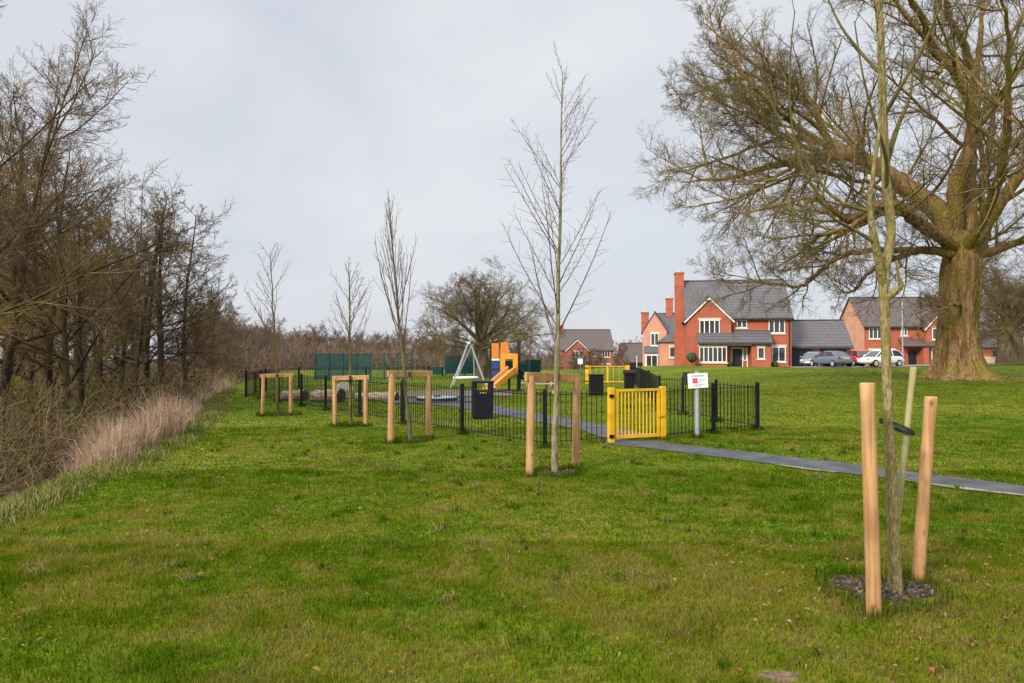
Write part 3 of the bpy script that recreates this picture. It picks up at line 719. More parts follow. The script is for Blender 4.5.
# ------------------------------------------------------------------ railings
def fence(label, pts, spacing=.107, h=.98, skip_first=False, skip_last=False, m='black', pw=.075, pr=.0075):
    x0, y0 = pts[0]; z0 = gz(x0, y0)
    root = empty('railing_fence', (x0, y0, z0), 0, label, 'fence', 'black railings round the playground')
    for i, (x, y) in enumerate(pts):
        if (i == 0 and skip_first) or (i == len(pts)-1 and skip_last): continue
        z = gz(x, y)-z0
        MB().box(x-x0-pw/2, x-x0+pw/2, y-y0-pw/2, y-y0+pw/2, z-.1, z+h+.04).build('post', M[m], root, bevel=.006)
    for (xa, ya), (xb, yb) in zip(pts[:-1], pts[1:]):
        A = Vector((xa-x0, ya-y0, gz(xa, ya)-z0)); B = Vector((xb-x0, yb-y0, gz(xb, yb)-z0)); L = (B-A).length; n = max(2, int(L/spacing))
        b = MB()
        b.bar(A+Vector((0, 0, h-.07)), B+Vector((0, 0, h-.07)), .04, .012); b.bar(A+Vector((0, 0, .1)), B+Vector((0, 0, .1)), .04, .012)
        for k in range(1, n):
            p = A.lerp(B, k/n); b.cyl(p+Vector((0, 0, .06)), p+Vector((0, 0, h-.01)), pr, n=6)
        b.build('railing', M['black'], root)
FL = [(1.72, 13.12), (.57, 12.5), (-1.0, 14.5), (-2.53, 16.7), (-3.95, 18.7), (-5.4, 20.9), (-6.6, 22.6), (-7.9, 24.4), (-9.05, 26.0), (-10.15, 27.5)]
fence('long black railing run from yellow gate away to the left', FL, skip_first=True)
fence('short black railing run between yellow gate and right corner', [(2.92, 13.62), (4.05, 14.5), (5.24, 15.4)], skip_first=True)
fence('black railings running back from the right corner to the rear', [(5.24, 15.4), (4.9, 17.3), (4.55, 19.2), (4.3, 21.0), (5.0, 26.4), (5.7, 32), (6.6, 40.2)], spacing=.19, skip_first=True, pw=.06, pr=.006)
fence('black back railings behind the logs and swing', [(-10.15, 27.5), (-10.6, 31), (-10.2, 34.5), (-7.5, 37), (-4.5, 39), (-1.5, 40), (1.5, 40.2), (4.1, 40.4)], spacing=.14, skip_first=True)

def yellow_gate(label, A, B, h, n, wpost, name='gate', midpost=False):
    root = empty(name, (A[0], A[1], gz(*A)), 0, label, 'gate', 'yellow playground gates')
    a = Vector((0, 0, 0)); b = Vector((B[0]-A[0], B[1]-A[1], gz(*B)-gz(*A))); u = (b-a).normalized()
    ang = math.atan2(u.y, u.x); RM = Matrix.Rotation(ang, 4, 'Z'); L = b.length
    for x in (0, L):
        MB().box(x-wpost/2, x+wpost/2, -wpost/2, wpost/2, -.1, h+.03, RM).build('gate_post', M['yellow'], root, bevel=.006)
    g = MB(); x0, x1 = wpost/2+.03, L-wpost/2-.02
    g.box(x0, x0+.07, -.025, .025, .06, h, RM); g.box(x1-.05, x1, -.025, .025, .06, h, RM)
    g.box(x0+.07, x1-.05, -.022, .022, h-.045, h-.002, RM); g.box(x0+.07, x1-.05, -.022, .022, .065, .125, RM)
    if midpost: g.box(L/2-.05, L/2+.05, -.024, .024, .06, h-.003, RM)
    for k in range(1, n):
        x = x0+.07+(x1-x0-.12)*k/n
        g.cyl(RM @ Vector((x, 0, .1)), RM @ Vector((x, 0, h-.03)), .0125, n=8)
    g.build('leaf', M['yellow'], root)
    for z in (.12, h-.12): MB().box(-wpost/2-.02, wpost/2-.03, -wpost/2-.02, -wpost/2-.003, z-.03, z+.03, RM).build('hinge', M['black'], root)
    MB().box(x1-.06, L+.01, -wpost/2-.02, -wpost/2-.003, h*.5-.04, h*.5+.02, RM).build('latch', M['yellow'], root)
yellow_gate('bright yellow self closing gate at the path, nearest the camera', (1.80, 13.12), (2.84, 13.6), .97, 11, .10)
yellow_gate('small far yellow gate in the back railings', (4.2, 40.4), (6.5, 40.3), .98, 6, .22, midpost=True)

# ---------------- sign on grey post
d = 720*1.6/(438.5-355); sx = (696.8-512)/720*d; szg = gz(sx, d)
root = empty('sign_post', (sx, d, szg), R(4), 'white notice board with red logo on grey post beside the gate', 'sign')
MB().cyl((0, 0, -.1), (0, 0, 1.27), .045, n=16).build('post', M['galv'], root, smooth=False)
zt, zb = zpx(373.3, d)-szg, zpx(388, d)-szg
tilt = Matrix.Rotation(R(-3), 4, 'Y')
cz = (zt+zb)/2; h2 = (zt-zb)/2; w2 = .196
def TB(x0, x1, y0, y1, z0, z1): 
    T = Matrix.Translation((0, 0, cz)) @ tilt
    return MB().box(x0, x1, y0, y1, z0, z1, T)
bo = TB(-w2, w2, -.062, -.05, -h2, h2).build('board', M['signwhite'], root, bevel=.003)
lg = MB(); T = Matrix.Translation((0, 0, cz)) @ tilt
for i in (0, 1):
    for j in (0, 1):
        lg.box(-.105+i*.05, -.06+i*.05, -.065, -.0623, -.045+j*.05, .0+j*.05, T)
lg.build('logo', M['red'], bo)
tx = MB()
tx.box(-.13, .12, -.0645, -.0623, h2-.06, h2-.035, T); 
tx.build('heading', M['bluegrey'], bo)
tx = MB()
for z, a, b in ((.02, .02, .14), (-.015, .02, .11), (-.075, -.1, .12), (-.1, -.1, .06)): tx.box(a, b, -.0643, -.0623, z-.006, z+.006, T)
tx.build('text_lines', M['bluegrey'], bo)
MB().box(-w2-.02, -w2+.03, -.03, .2, cz-h2*.6, cz+h2*1.15).build('back_board', M['gutter'], root)

# ---------------- litter bins
def litter_bin(label, px, pyb, w, h, dep, slot=True):
    dd = 720*1.6/(pyb-355.); x = (px-512)/720*dd
    root = empty('litter_bin', (x, dd, gz(x, dd)), R(6), label, 'litter bin')
    b = MB()
    body_h = h*.73
    K = []
    for z, s in ((0, .93), (.03, .95), (body_h*.5, .97), (body_h, 1)):
        K.append([(-w/2*s, -dep/2*s, z), (w/2*s, -dep/2*s, z), (w/2*s, dep/2*s, z), (-w/2*s, dep/2*s, z)])
    b.loft(K); bd = b.build('body', M['navy'], root, bevel=.02)
    hd = MB()
    for sx_ in (-1, 1):
        x0 = sx_*w/2; hd.box(min(x0, x0-sx_*w*.22), max(x0, x0-sx_*w*.22), -dep/2, dep/2, body_h+.003, h*.94)
    hd.box(-w/2*1.03, w/2*1.03, -dep/2*1.04, dep/2*1.04, h*.94+.002, h)
    hd.build('hood', M['navy'], root, bevel=.012)
    t = MB()
    for k in range(6): t.box(-w*.14+k*w*.05, -w*.14+k*w*.05+w*.035, -dep/2-.006, -dep/2-.003, body_h*.93, body_h*.965)
    t.build('gold_mark', M['gold'], root)
    return root
litter_bin('dark navy litter bin with open slots standing behind the railings', 482.5, 418.5, .53, .95, .5)

d = 28.5; x = (596-512)/720*d
root = empty('litter_bin', (x, 28.5, gz(3.3, 28.5)), 0, 'square black bin near the far yellow gate', 'litter bin')
MB().box(-.27, .27, -.25, .25, 0, .78).build('body', M['black'], root, bevel=.03)
MB().box(-.29, .29, -.27, .27, .782, .84).build('hood', M['black'], root, bevel=.02)
d = 22.; x = (629-512)/720*d
root = empty('waste_bin', (x, d, gz(x, d)), 0, 'black dog waste bin mounted on a post inside the gate', 'litter bin')
MB().cyl((0, .03, -.1), (0, .03, .55), .035, n=10).build('post', M['black'], root)
MB().box(-.14, .14, -.14, .14, .552, 1.0).build('body', M['black'], root, bevel=.02)
MB().prism([(-.16, -.17, 1.002), (-.16, .16, 1.002), (-.16, .16, 1.15), (-.16, -.05, 1.15), (-.16, -.17, 1.08)], (.34, 0, 0)).build('hood', M['black'], root, bevel=.015)

# ------------------------------------------------------------------ play equipment
# basket swing, seen nearly end on
root = empty('swing', (-2.0, 34, gz(-2, 34)), R(0), 'white framed basket swing left of the orange slide', 'swing')
H = 2.18
def leg(a, b): MB().cyl(a, b, .034, n=10).build('leg', M['pale_tube'], root, smooth=False)
ap = Vector((-.02, 0, H)); ap2 = Vector((-.2, 3.2, H))
leg((-.92, -.1, -.05), ap+Vector((-.04, 0, 0))); leg((.86, .1, -.05), ap+Vector((.05, 0, 0)))
leg((-1.06, 3.3, -.05), ap2+Vector((-.04, 0, 0))); leg((.66, 3.1, -.05), ap2+Vector((.05, 0, 0)))
MB().cyl(ap-Vector((0, .1, 0)), ap2+Vector((0, .1, 0)), .06, n=10).build('top_bar', M['white_tube'], root)
bk = MB(); n = 24
sc = Vector((-.28, 1.6, .48)); Kr = []
for i in range(n+1):
    a = 2*PI*i/n; c = sc+Vector((math.cos(a)*.6, math.sin(a)*.6, 0)); o_ = Vector((math.cos(a), math.sin(a), 0))
    Kr.append([c+(o_*math.cos(t)+Vector((0, 0, 1))*math.sin(t))*.05 for t in [k*PI/3 for k in range(6)]])
bk.loft(Kr, close=False); bk.cyl(sc-Vector((0, 0, .03)), sc-Vector((0, 0, .01)), .6, n=24)
bk.build('basket_seat', M['white_tube'], root)
for sx_, sy_ in ((-1, -1), (1, -1), (-1, 1), (1, 1)):
    MB().cyl(sc+Vector((sx_*.42, sy_*.42, .05)), Vector((.06+.02*sx_, 1.6+sy_*.35, H-.03)), .012, n=5).build('chain', M['galv'], root)

# slide tower
root = empty('play_tower', (.05, 32, gz(.05, 32)), R(-4), 'orange and blue play tower with slide behind the litter bin', 'play tower')
def post(x, y, z1): MB().box(x-.05, x+.05, y-.05, y+.05, -.1, z1).build('post', M['gutter'], root, bevel=.008)
for x, y, z1 in ((-1.0, 0, 2.15), (.22, 0, 2.22), (-1.0, 1.15, 2.15), (.22, 1.15, 2.3), (-.18, -.02, 1.05)): post(x, y, z1)
MB().box(-1.05, .27, -.06, 1.2, .93, 1.0).build('platform', M['gutter'], root)
pan = MB().box(-.95, -.63, -.085, -.055, 1.45, 2.12); pan.build('roof_panel', M['orange_deep'], root, bevel=.01)
MB().box(-.55, -.2, -.085, -.055, 1.5, 2.16).build('roof_panel', M['orange_deep'], root, bevel=.01)
MB().box(-.95, -.6, -.09, -.06, 1.36, 1.44).build('rail', M['white_tube'], root)
MB().box(-1.0, -.56, -.05, -.02, .28, 1.34).build('side_panel', M['blue'], root, bevel=.01)
MB().box(.28, .75, .5, .53, .5, 1.35).build('side_panel', M['teal'], root, bevel=.01)
fr = MB(); fr.box(-.56, -.34, -.13, -.09, .75, 1.66); fr.box(.0, .22, -.13, -.09, .75, 1.66); fr.box(-.34, .0, -.13, -.09, 1.42, 1.66)
fr.build('slide_hood', M['orange'], root, bevel=.02)
# chute slopes down to the left and forwards
sA = Vector((-.02, -.15, .95)); sB = Vector((-.86, -1.15, .18)); u = (sB-sA).normalized(); sdv = Vector((-u.y, u.x, 0)).normalized()
w = .24
ch = MB(); ch.bar(sA, sB, .36, .03); ch.build('slide_bed', M['steel'], root)
for s in (-1, 1):
    p, q = sA+sdv*s*w+Vector((0, 0, .07)), sB+sdv*s*w+Vector((0, 0, .07))
    MB().bar(p, q, .09, .24).build('slide_side', M['orange'], root, bevel=.02)
MB().bar(sB, sB+Vector((u.x, u.y, 0)).normalized()*.35, .44, .05).build('slide_exit', M['orange'], root, bevel=.015)
rmp = MB(); rmp.bar((.3, .2, .95), (1.0, .2, .2), .04, .05); rmp.bar((.3, .9, .95), (1.0, .9, .2), .04, .05)
for k in range(5): 
    t = (k+.5)/5; rmp.bar((.3+.7*t, .2, .95-.75*t), (.3+.7*t, .9, .95-.75*t), .04, .04)
rmp.build('ramp_ladder', M['gutter'], root)

# picnic bench
root = empty('picnic_table', (1.15, 30, gz(1.15, 30)), R(15), 'pale timber picnic table right of the orange slide', 'picnic table')
MB().box(-.6, .6, -.35, .35, .68, .74).build('table_top', M['fencewood'], root, bevel=.01)
for s in (-1, 1):
    MB().box(-.6, .6, s*.62-.13, s*.62+.13, .40, .45).build('bench_seat', M['fencewood'], root, bevel=.01)
    lgm = MB(); lgm.bar((s*.42, -.6, 0), (s*.42, -.1, .67), .09, .05); lgm.bar((s*.42, .6, 0), (s*.42, .1, .67), .09, .05); lgm.bar((s*.425, -.72, .37), (s*.425, .72, .37), .045, .09)
    lgm.build('leg_frame', M['fencewood'], root)

# roundabout disc
root = empty('roundabout', (-2.6, 25.0, gz(-2.6, 25)), 0, 'low flat roundabout disc with dark rim on the grey pad', 'roundabout')
MB().cyl((0, 0, .03), (0, 0, .12), .72, n=32).build('rim', M['gutter'], root)
MB().cyl((0, 0, .122), (0, 0, .15), .7, n=32).build('deck', M['galv'], root)
MB().cyl((0, 0, .15), (0, 0, .2), .14, .1, n=20).build('hub', M['gutter'], root)

# logs and boulder
def log(label, p, rz, L, r):
    z = gz(p[0], p[1]); root = empty('log', (p[0], p[1], z), rz, label, 'log', 'felled logs in the playground')
    rr = random.Random(int(L*100)); K = []
    for i in range(9):
        t = i/8; s = r*(.82+.18*t+.06*math.sin(i*2.1)); c = Vector((L*(t-.5), .06*math.sin(t*5), s*.9))
        K.append([c+Vector((rr.uniform(-.02, .02), math.cos(2*PI*k/12)*s*(1+rr.uniform(-.06, .06)), math.sin(2*PI*k/12)*s)) for k in range(12)])
    b = MB(); b.loft(K); b.build('trunk', M['log'], root, smooth=False)
    MB().cyl((L/2+.025, .06*math.sin(5), r*.9), (L/2+.06, .06*math.sin(5), r*.9), r*1.02, r*.9, n=14).build('cut_end', M['log_end'], root)
log('short thick pale log with dark end, beside the far left frame', (-6.3, 24.6), R(-22), 1.15, .25)
log('long pale log with dark end between the two middle frames', (-4.75, 25.2), R(-9), 1.5, .17)
log('weathered forked log lying farthest left inside the railings', (-7.75, 25.6), R(-14), .9, .2)
b = MB(); b.ball((0, 0, .22), .36, 14, 9, (1.1, .9, 1.0)); 
rr = random.Random(3); b.v = [(x*(1+rr.uniform(-.07, .07)), y*(1+rr.uniform(-.07, .07)), z*(1+rr.uniform(-.06, .06))) for x, y, z in b.v]
o = b.build('boulder', M['boulder']); o.location = (-6.2, 26.6, gz(-6.2, 26.6)); tag(o, 'pale mossy boulder behind the short thick log', 'boulder')

# teal boards / sports fence
def board(label, px0, px1, pyt, d_, tk=.08, posts=3):
    x0, x1 = (px0-512)/720*d_, (px1-512)/720*d_; z0 = gz((x0+x1)/2, d_); h = zpx(pyt, d_)-z0
    root = empty('teal_screen', ((x0+x1)/2, d_, z0), 0, label, 'screen', 'teal screens behind the playground')
    W = (x1-x0)/2
    MB().box(-W, W, 0, tk, .12, h).build('panel', M['teal'], root, bevel=.01)
    for k in range(posts):
        xx = -W+2*W*k/(posts-1); MB().box(xx-.05, xx+.05, tk+.004, tk+.1, 0, h+.03).build('post', M['teal'], root)
board('large teal panel screen behind the basket swing', 445.5, 483, 355.5, 56)
board('teal panel screen behind the slide tower', 486, 523, 361, 57)
board('small teal panel screen right of the slide tower', 524, 540, 360, 55.5, posts=2)
board('small dark teal cabinet screen left of the swing', 430, 441.5, 367, 54, .9, 2)
x0, x1, d_ = (315-512)/720*46, (412-512)/720*46, 46
z0 = gz(x0, d_); root = empty('sports_fence', (x0, d_, z0), 0, 'tall teal bar fence behind the logs at left', 'fence')
for i in range(8):
    xx = (x1-x0)*i/7; MB().box(xx-.04, xx+.04, -.04, .04, 0, 1.75).build('post', M['teal'], root)
for i in range(7):
    a, b_ = (x1-x0)*i/7+.045, (x1-x0)*(i+1)/7-.045; pn = MB(); dens = .034 if i < 4 else .14
    for z in (.12, .8, 1.62): pn.box(a, b_, -.012, .012, z, z+.04)
    k = int((b_-a)/dens)
    for j in range(k): xx = a+(b_-a)*(j+.5)/k; pn.box(xx-.012, xx+.012, .014, .03, .08, 1.68)
    pn.build('bar_panel', M['teal'], root)

# ------------------------------------------------------------------ houses
def window(parent, x0, x1, z0, z1, y, n=3, trans=False, sill=True, side=None):
    """white framed casement in a wall whose face is at y (front faces -y)"""
    f = MB(); w = .085; D0, D1 = y-.05, y+.02
    def bx(b, a0, a1, y0, y1, c0, c1):
        if side is None: b.box(a0, a1, y0, y1, c0, c1)
        else: b.box(side+(y0-y), side+(y1-y), a0, a1, c0, c1)
    bx(f, x0, x1, D0, D1, z0, z0+w); bx(f, x0, x1, D0, D1, z1-w, z1)
    bx(f, x0, x0+w, D0, D1, z0+w, z1-w); bx(f, x1-w, x1, D0, D1, z0+w, z1-w)
    for k in range(1, n):
        c = x0+(x1-x0)*k/n; bx(f, c-w*.55, c+w*.55, D0, D1, z0+w, z1-w)
    o = f.build('window', M['upvc'], parent)
    g = MB(); bx(g, x0+w*.5, x1-w*.5, y-.02, y-.006, z0+w*.5, z1-w*.5); g.build('pane', M['glass'], o)
    if sill:
        s = MB(); bx(s, x0-.12, x1+.12, y-.1, y+.01, z0-.14, z0-.004); s.build('sill', M['cream'], o)
        s = MB(); bx(s, x0-.14, x1+.14, y-.03, y+.01, z1+.004, z1+.2); s.build('lintel', M['cream'], o)
    return o

def gable_roof(parent, x0, x1, y0, y1, ze, zr, m, over=.3, t=.14, axis='x', name='roof'):
    b = MB()
    if axis == 'x':
        ym = (y0+y1)/2; sl = (zr-ze)/(ym-y0)
        for s in (-1, 1):
            ye = y0-over if s < 0 else y1+over; zz = ze-over*sl
            b.prism([(x0-over*.6, ye, zz), (x0-over*.6, ym, zr), (x0-over*.6, ym, zr+t), (x0-over*.6, ye, zz+t)], (x1-x0+over*1.2, 0, 0))
        b.box(x0-over*.6, x1+over*.6, ym-.1, ym+.1, zr+t-.03, zr+t+.06)
    else:
        xm = (x0+x1)/2; sl = (zr-ze)/(xm-x0)
        for s in (-1, 1):
            xe = x0-over if s < 0 else x1+over; zz = ze-over*sl
            b.prism([(xe, y0-over*.6, zz), (xm, y0-over*.6, zr), (xm, y0-over*.6, zr+t), (xe, y0-over*.6, zz+t)], (0, y1-y0+over*.6, 0))
        b.box(xm-.1, xm+.1, y0-over*.6, y1, zr+t-.03, zr+t+.06)
    return b.build(name, m, parent)

def gable_body(x0, x1, y0, y1, ze, zr, axis='x'):
    b = MB()
    if axis == 'x': ym = (y0+y1)/2; b.prism([(x0, y0, -.5), (x0, y1, -.5), (x0, y1, ze), (x0, ym, zr), (x0, y0, ze)], (x1-x0, 0, 0))
    else: xm = (x0+x1)/2; b.prism([(x0, y0, -.5), (x1, y0, -.5), (x1, y0, ze), (xm, y0, zr), (x0, y0, ze)], (0, y1-y0, 0))
    return b

def chimney(parent, x0, x1, y0, y1, z0, z1, m, base=0):
    b = MB().box(x0, x1, y0, y1, z0, z1); b.box(x0-.06, x1+.06, y0-.06, y1+.06, z1+.002, z1+.2); b.box(x0-.03, x1+.03, y0-.03, y1+.03, z1-1.3, z1-1.18)
    ch_ = b.build('chimney', m, parent)
    MB().cyl(((x0+x1)/2, (y0+y1)/2, z1+.2), ((x0+x1)/2, (y0+y1)/2, z1+.62), .14, .11, 10).build('chimney_pot', M['cream'], ch_)
    return ch_

def barge(parent, x0, x1, y, ze, zr, over=.3):
    xm = (x0+x1)/2; sl = (zr-ze)/(xm-x0); b = MB()
    for s, xe in ((-1, x0-over), (1, x1+over)):
        zz = ze-over*sl
        b.prism([(xe, y, zz-.16), (xm, y, zr-.16), (xm, y, zr+.02), (xe, y, zz+.02)], (0, .04, 0))
    return b.build('bargeboard', M['upvc'], parent)

def house_main():
    Dh = 72.; hx = (683.5-512)/10.0
    root = empty('brick_house', (hx+.62, Dh+1.2, .12), R(-9), 'large red brick house with tall chimney and front gable', 'house')
    root.scale = (.945, .945, 1)
    W = 10.75
    gable_body(0.02, W, 0, 9, 5.3, 9.2).build('wall', M['brick'], root)
    gable_roof(root, 0, W, 0, 9, 5.35, 9.3, M['tile'])
    # projecting gable
    gable_body(0, 4.55, -.7, 4, 5.05, 7.15, 'y').build('gable_wall', M['brick'], root)
    gable_roof(root, 0, 4.55, -.7, 3.9, 5.1, 7.25, M['tile'], axis='y', name='gable_roof')
    barge(root, 0, 4.55, -.7-.22, 5.1, 7.22)
    # lean-to canopy and ground floor front
    MB().prism([(.95, -1.75, 2.62), (.95, -.7, 3.62), (.95, -.7, 3.75), (.95, -1.75, 2.75)], (3.7, 0, 0)).build('porch_roof', M['tile'], root)
    MB().prism([(4.655, -1.75, 2.62), (4.655, 0, 3.85), (4.655, 0, 3.98), (4.655, -1.75, 2.75)], (3.9, 0, 0)).build('porch_roof', M['tile'], root)
    MB().box(1.05, 4.0, -1.5, -.72, -.5, 2.6).build('bay_wall', M['brick'], root)
    MB().box(6.45, 8.4, -1.5, -.02, -.5, 2.6).build('porch_wall', M['brick'], root)
    MB().box(.98, 8.5, -1.84, -1.755, 2.5, 2.62).build('gutter', M['gutter'], root)
    MB().box(4.0, 6.45, -1.52, -1.4, 2.42, 2.6).build('porch_beam', M['upvc'], root)
    MB().box(4.9, W+.2, -.42, -.32, 4.98, 5.1).build('gutter', M['gutter'], root)
    MB().cyl((W-.25, -.12, -.2), (W-.25, -.12, 5), .06, n=8).build('downpipe', M['gutter'], root)
    MB().cyl((4.7, -.12, 3.9), (4.7, -.12, 5), .06, n=8).build('downpipe', M['gutter'], root)
    MB().cyl((8.6, -.12, -.2), (8.6, -.12, 2.6), .06, n=8).build('downpipe', M['gutter'], root)
    # windows
    window(root, 1.25, 3.35, 3.55, 5.0, -.7, 4)
    window(root, 5.2, 6.25, 4.2, 5.0, 0, 2)
    window(root, 8.45, 10.1, 3.65, 5.05, 0, 3)
    window(root, 1.15, 3.95, .75, 2.3, -1.5, 6)
    window(root, 7.05, 7.75, 1.1, 2.25, -1.5, 1)
    window(root, 8.75, 10.15, .8, 2.3, 0, 2)
    # door in the recess
    df = MB(); df.box(4.62, 4.72, -.08, .0, 0, 2.25); df.box(5.72, 5.82, -.08, 0, 0, 2.25); df.box(4.72, 5.72, -.08, 0, 2.12, 2.25); df.box(6.2, 6.3, -.08, 0, 0, 2.25)
    df.build('door_frame', M['upvc'], root)
    dr = MB().box(4.73, 5.71, -.06, -.005, .02, 2.11).build('door', M['door_navy'], root)
    MB().cyl((5.6, -.1, 1.0), (5.6, -.1, 1.25), .02, n=6).build('handle', M['steel'], dr)
    window(root, 5.83, 6.19, .9, 2.2, 0, 1, sill=False)
    # chimney breast on the left gable end
    ch_ = chimney(root, -.95, -.01, 3.4, 4.9, -.5, 10.1, M['brick'])
    sh = MB().box(-.95, -.0, 2.6, 5.7, -.5, 3.4).build('chimney_breast', M['brick'], root)
    # hanging basket, shrub at the bay
    # side wing with hipped roof behind to the left
    MB().box(-2.6, -.02, 6.0, 9.5, -.5, 2.9).build('side_wing_wall', M['brick_sunlit'], root)
    b = MB(); b.add([(-2.9, 5.7, 2.9), (.2, 5.7, 2.9), (.2, 9.8, 2.9), (-2.9, 9.8, 2.9), (-.6, 7.75, 4.4), (.2, 7.75, 4.4)], [(0, 1, 5, 4), (1, 2, 5), (2, 3, 4, 5), (3, 0, 4), (3, 2, 1, 0)])
    b.build('side_wing_roof', M['tile'], root)
    window(root, -1.5, -.8, 1.2, 2.4, 6.0, 1)
    return root
hm = house_main()
# climbing basket by door and pots
def pot_plant(name, label, loc, r, h, cat):
    root = empty(name, loc, 0, label, cat)
    MB().cyl((0, 0, 0), (0, 0, .4), .2, .26, 14).build('pot', M['gutter'], root)
    if h > .8: MB().cyl((0, 0, .4), (0, 0, h), .03, n=8).build('stem', M['woodbark'], root)
    b = MB(); rr = random.Random(5)
    for k in range(500):
        v = rvec(rr); p = Vector((0, 0, h+r*.9))+v*r*rr.uniform(.8, 1.03); u = side_dir(rr, v, 1.1)*.07; w_ = v.cross(u).normalized()*.05
        b.add([p+u, p+w_, p-u, p-w_], [(0, 1, 2, 3)])
    b.ball((0, 0, h+r*.9), r*.85); b.build('leaf_ball', M['leaf'], root)
MLoc = lambda x, y, z=0: hm.matrix_basis @ Vector((x, y, z))
p = Matrix.Translation(hm.location) @ Matrix.Rotation(R(-9), 4, 'Z') @ Matrix.Scale(.945, 4)
q = p @ Vector((.35, -2.2, -.1)); pot_plant('topiary_ball', 'clipped green topiary ball on a stem left of the bay window', tuple(q), .52, .85, 'topiary')
q = p @ Vector((4.3, -1.1, -.1)); pot_plant('pot_shrub', 'small green shrub in a pot beside the navy front door', tuple(q), .25, .45, 'plant')
q = p @ Vector((8.9, -.7, -.1)); pot_plant('pot_shrub', 'low dark shrub under the right ground floor window', tuple(q), .3, .4, 'plant')

def garage():
    root = empty('garage', (27.95, 73.6, .1), R(-9), 'brick double garage with two dark doors and grey roof', 'garage')
    W = 6.3
    gable_body(0, W, 0, 6, 2.45, 5.0).build('wall', M['brick'], root)
    gable_roof(root, 0, W, 0, 6, 2.5, 5.05, M['tile'])
    for x0, x1 in ((.2, 2.5), (3.4, 5.75)):
        d_ = MB(); d_.box(x0, x1, -.04, .02, -.1, 2.05)
        for k in range(1, 8): d_.box(x0+(x1-x0)*k/8-.012, x0+(x1-x0)*k/8+.012, -.055, -.041, 0, 2.0)
        d_.build('garage_door', M['door_navy'], root)
        fr = MB(); fr.box(x0-.1, x0-.003, -.07, .02, -.1, 2.16); fr.box(x1+.003, x1+.1, -.07, .02, -.1, 2.16); fr.box(x0, x1, -.07, .02, 2.055, 2.16); fr.build('door_frame', M['gutter'], root)
    MB().box(-.2, W+.2, -.42, -.31, 2.1, 2.22).build('gutter', M['gutter'], root)
garage()

def house_right():
    root = empty('brick_house', (45.0, 92, .05), R(-2), 'brick house with sunlit gable end behind the big oak', 'house')
    W = 12.5
    gable_body(0, W, 0, 8.2, 5.3, 9.0).build('wall', M['brick_sunlit'], root)  # sunlight on the gable end is put into the paler brick colour
    gable_roof(root, 0, W, 0, 8.2, 5.35, 9.1, M['tile_brown'])
    MB().box(.02, W-.02, -.03, -.005, -.4, 5.0).build('front_skin', M['brick'], root)  # front keeps the red brick; only the gable ends have sun painted in
    gable_body(7.4, 11.0, -.8, 4, 5.0, 7.0, 'y').build('gable_wall', M['brick'], root); gable_roof(root, 7.4, 11.0, -.8, 4, 5.05, 7.05, M['tile_brown'], axis='y', name='gable_roof'); barge(root, 7.4, 11, -1.02, 5.05, 7.02)
    MB().prism([(4.2, -1.6, 2.6), (4.2, -.03, 3.5), (4.2, -.03, 3.64), (4.2, -1.6, 2.74)], (7, 0, 0)).build('porch_roof', M['tile_brown'], root)
    window(root, .6, 2.2, 3.6, 5.0, -.03, 3); window(root, 4.6, 5.4, 4.0, 5.0, -.03, 2); window(root, 8.1, 10.3, 3.5, 4.9, -.8, 4)
    window(root, .6, 2.2, .8, 2.2, -.03, 3); window(root, 8.0, 10.4, .8, 2.3, -.8, 5); window(root, 3.0, 3.8, 1.0, 2.2, -.03, 1)
    MB().box(5.5, 6.5, -.08, -.035, 0, 2.15).build('door', M['door_navy'], root)
    MB().box(6.7, 7.39, -1.4, -.035, -.4, 2.5).build('porch_wall', M['brick'], root)
    MB().box(-.2, W+.2, -.44, -.33, 4.98, 5.1).build('gutter', M['gutter'], root)
house_right()

def house_far():
    z = -2.35; root = empty('brick_house', (9.9, 145, z), R(2), 'distant brick house with brown roof left of the main house', 'house')
    W = 10.6
    gable_body(0, W, 0, 9, 5.0, 9.0).build('wall', M['brick_dark'], root); gable_roof(root, 0, W, 0, 9, 5.05, 9.1, M['tile_brown'])
    gable_body(1.0, 5.4, -.8, 4, 4.9, 6.9, 'y').build('gable_wall', M['brick_dark'], root); gable_roof(root, 1.0, 5.4, -.8, 4, 4.95, 7.0, M['tile_brown'], axis='y', name='gable_roof'); barge(root, 1, 5.4, -1.02, 4.95, 6.97)
    MB().prism([(1.0, -1.8, 2.5), (1.0, -.8, 3.3), (1.0, -.8, 3.45), (1.0, -1.8, 2.65)], (5.6, 0, 0)).build('porch_roof', M['tile_brown'], root)
    window(root, 2.1, 4.2, 3.4, 4.7, -.8, 3); window(root, 6.0, 7.1, 3.7, 4.7, 0, 2); window(root, 8.3, 9.9, 3.5, 4.8, 0, 3); window(root, 2, 4.4, .6, 2.1, -.8, 4); window(root, 8.2, 9.9, .6, 2.1, 0, 3)
    MB().box(6.0, 6.9, -.08, -.01, 0, 2.1).build('door', M['door_navy'], root)
    chimney(root, .05, .9, 3.8, 5.0, 5, 9.9, M['brick_dark'])
house_far()

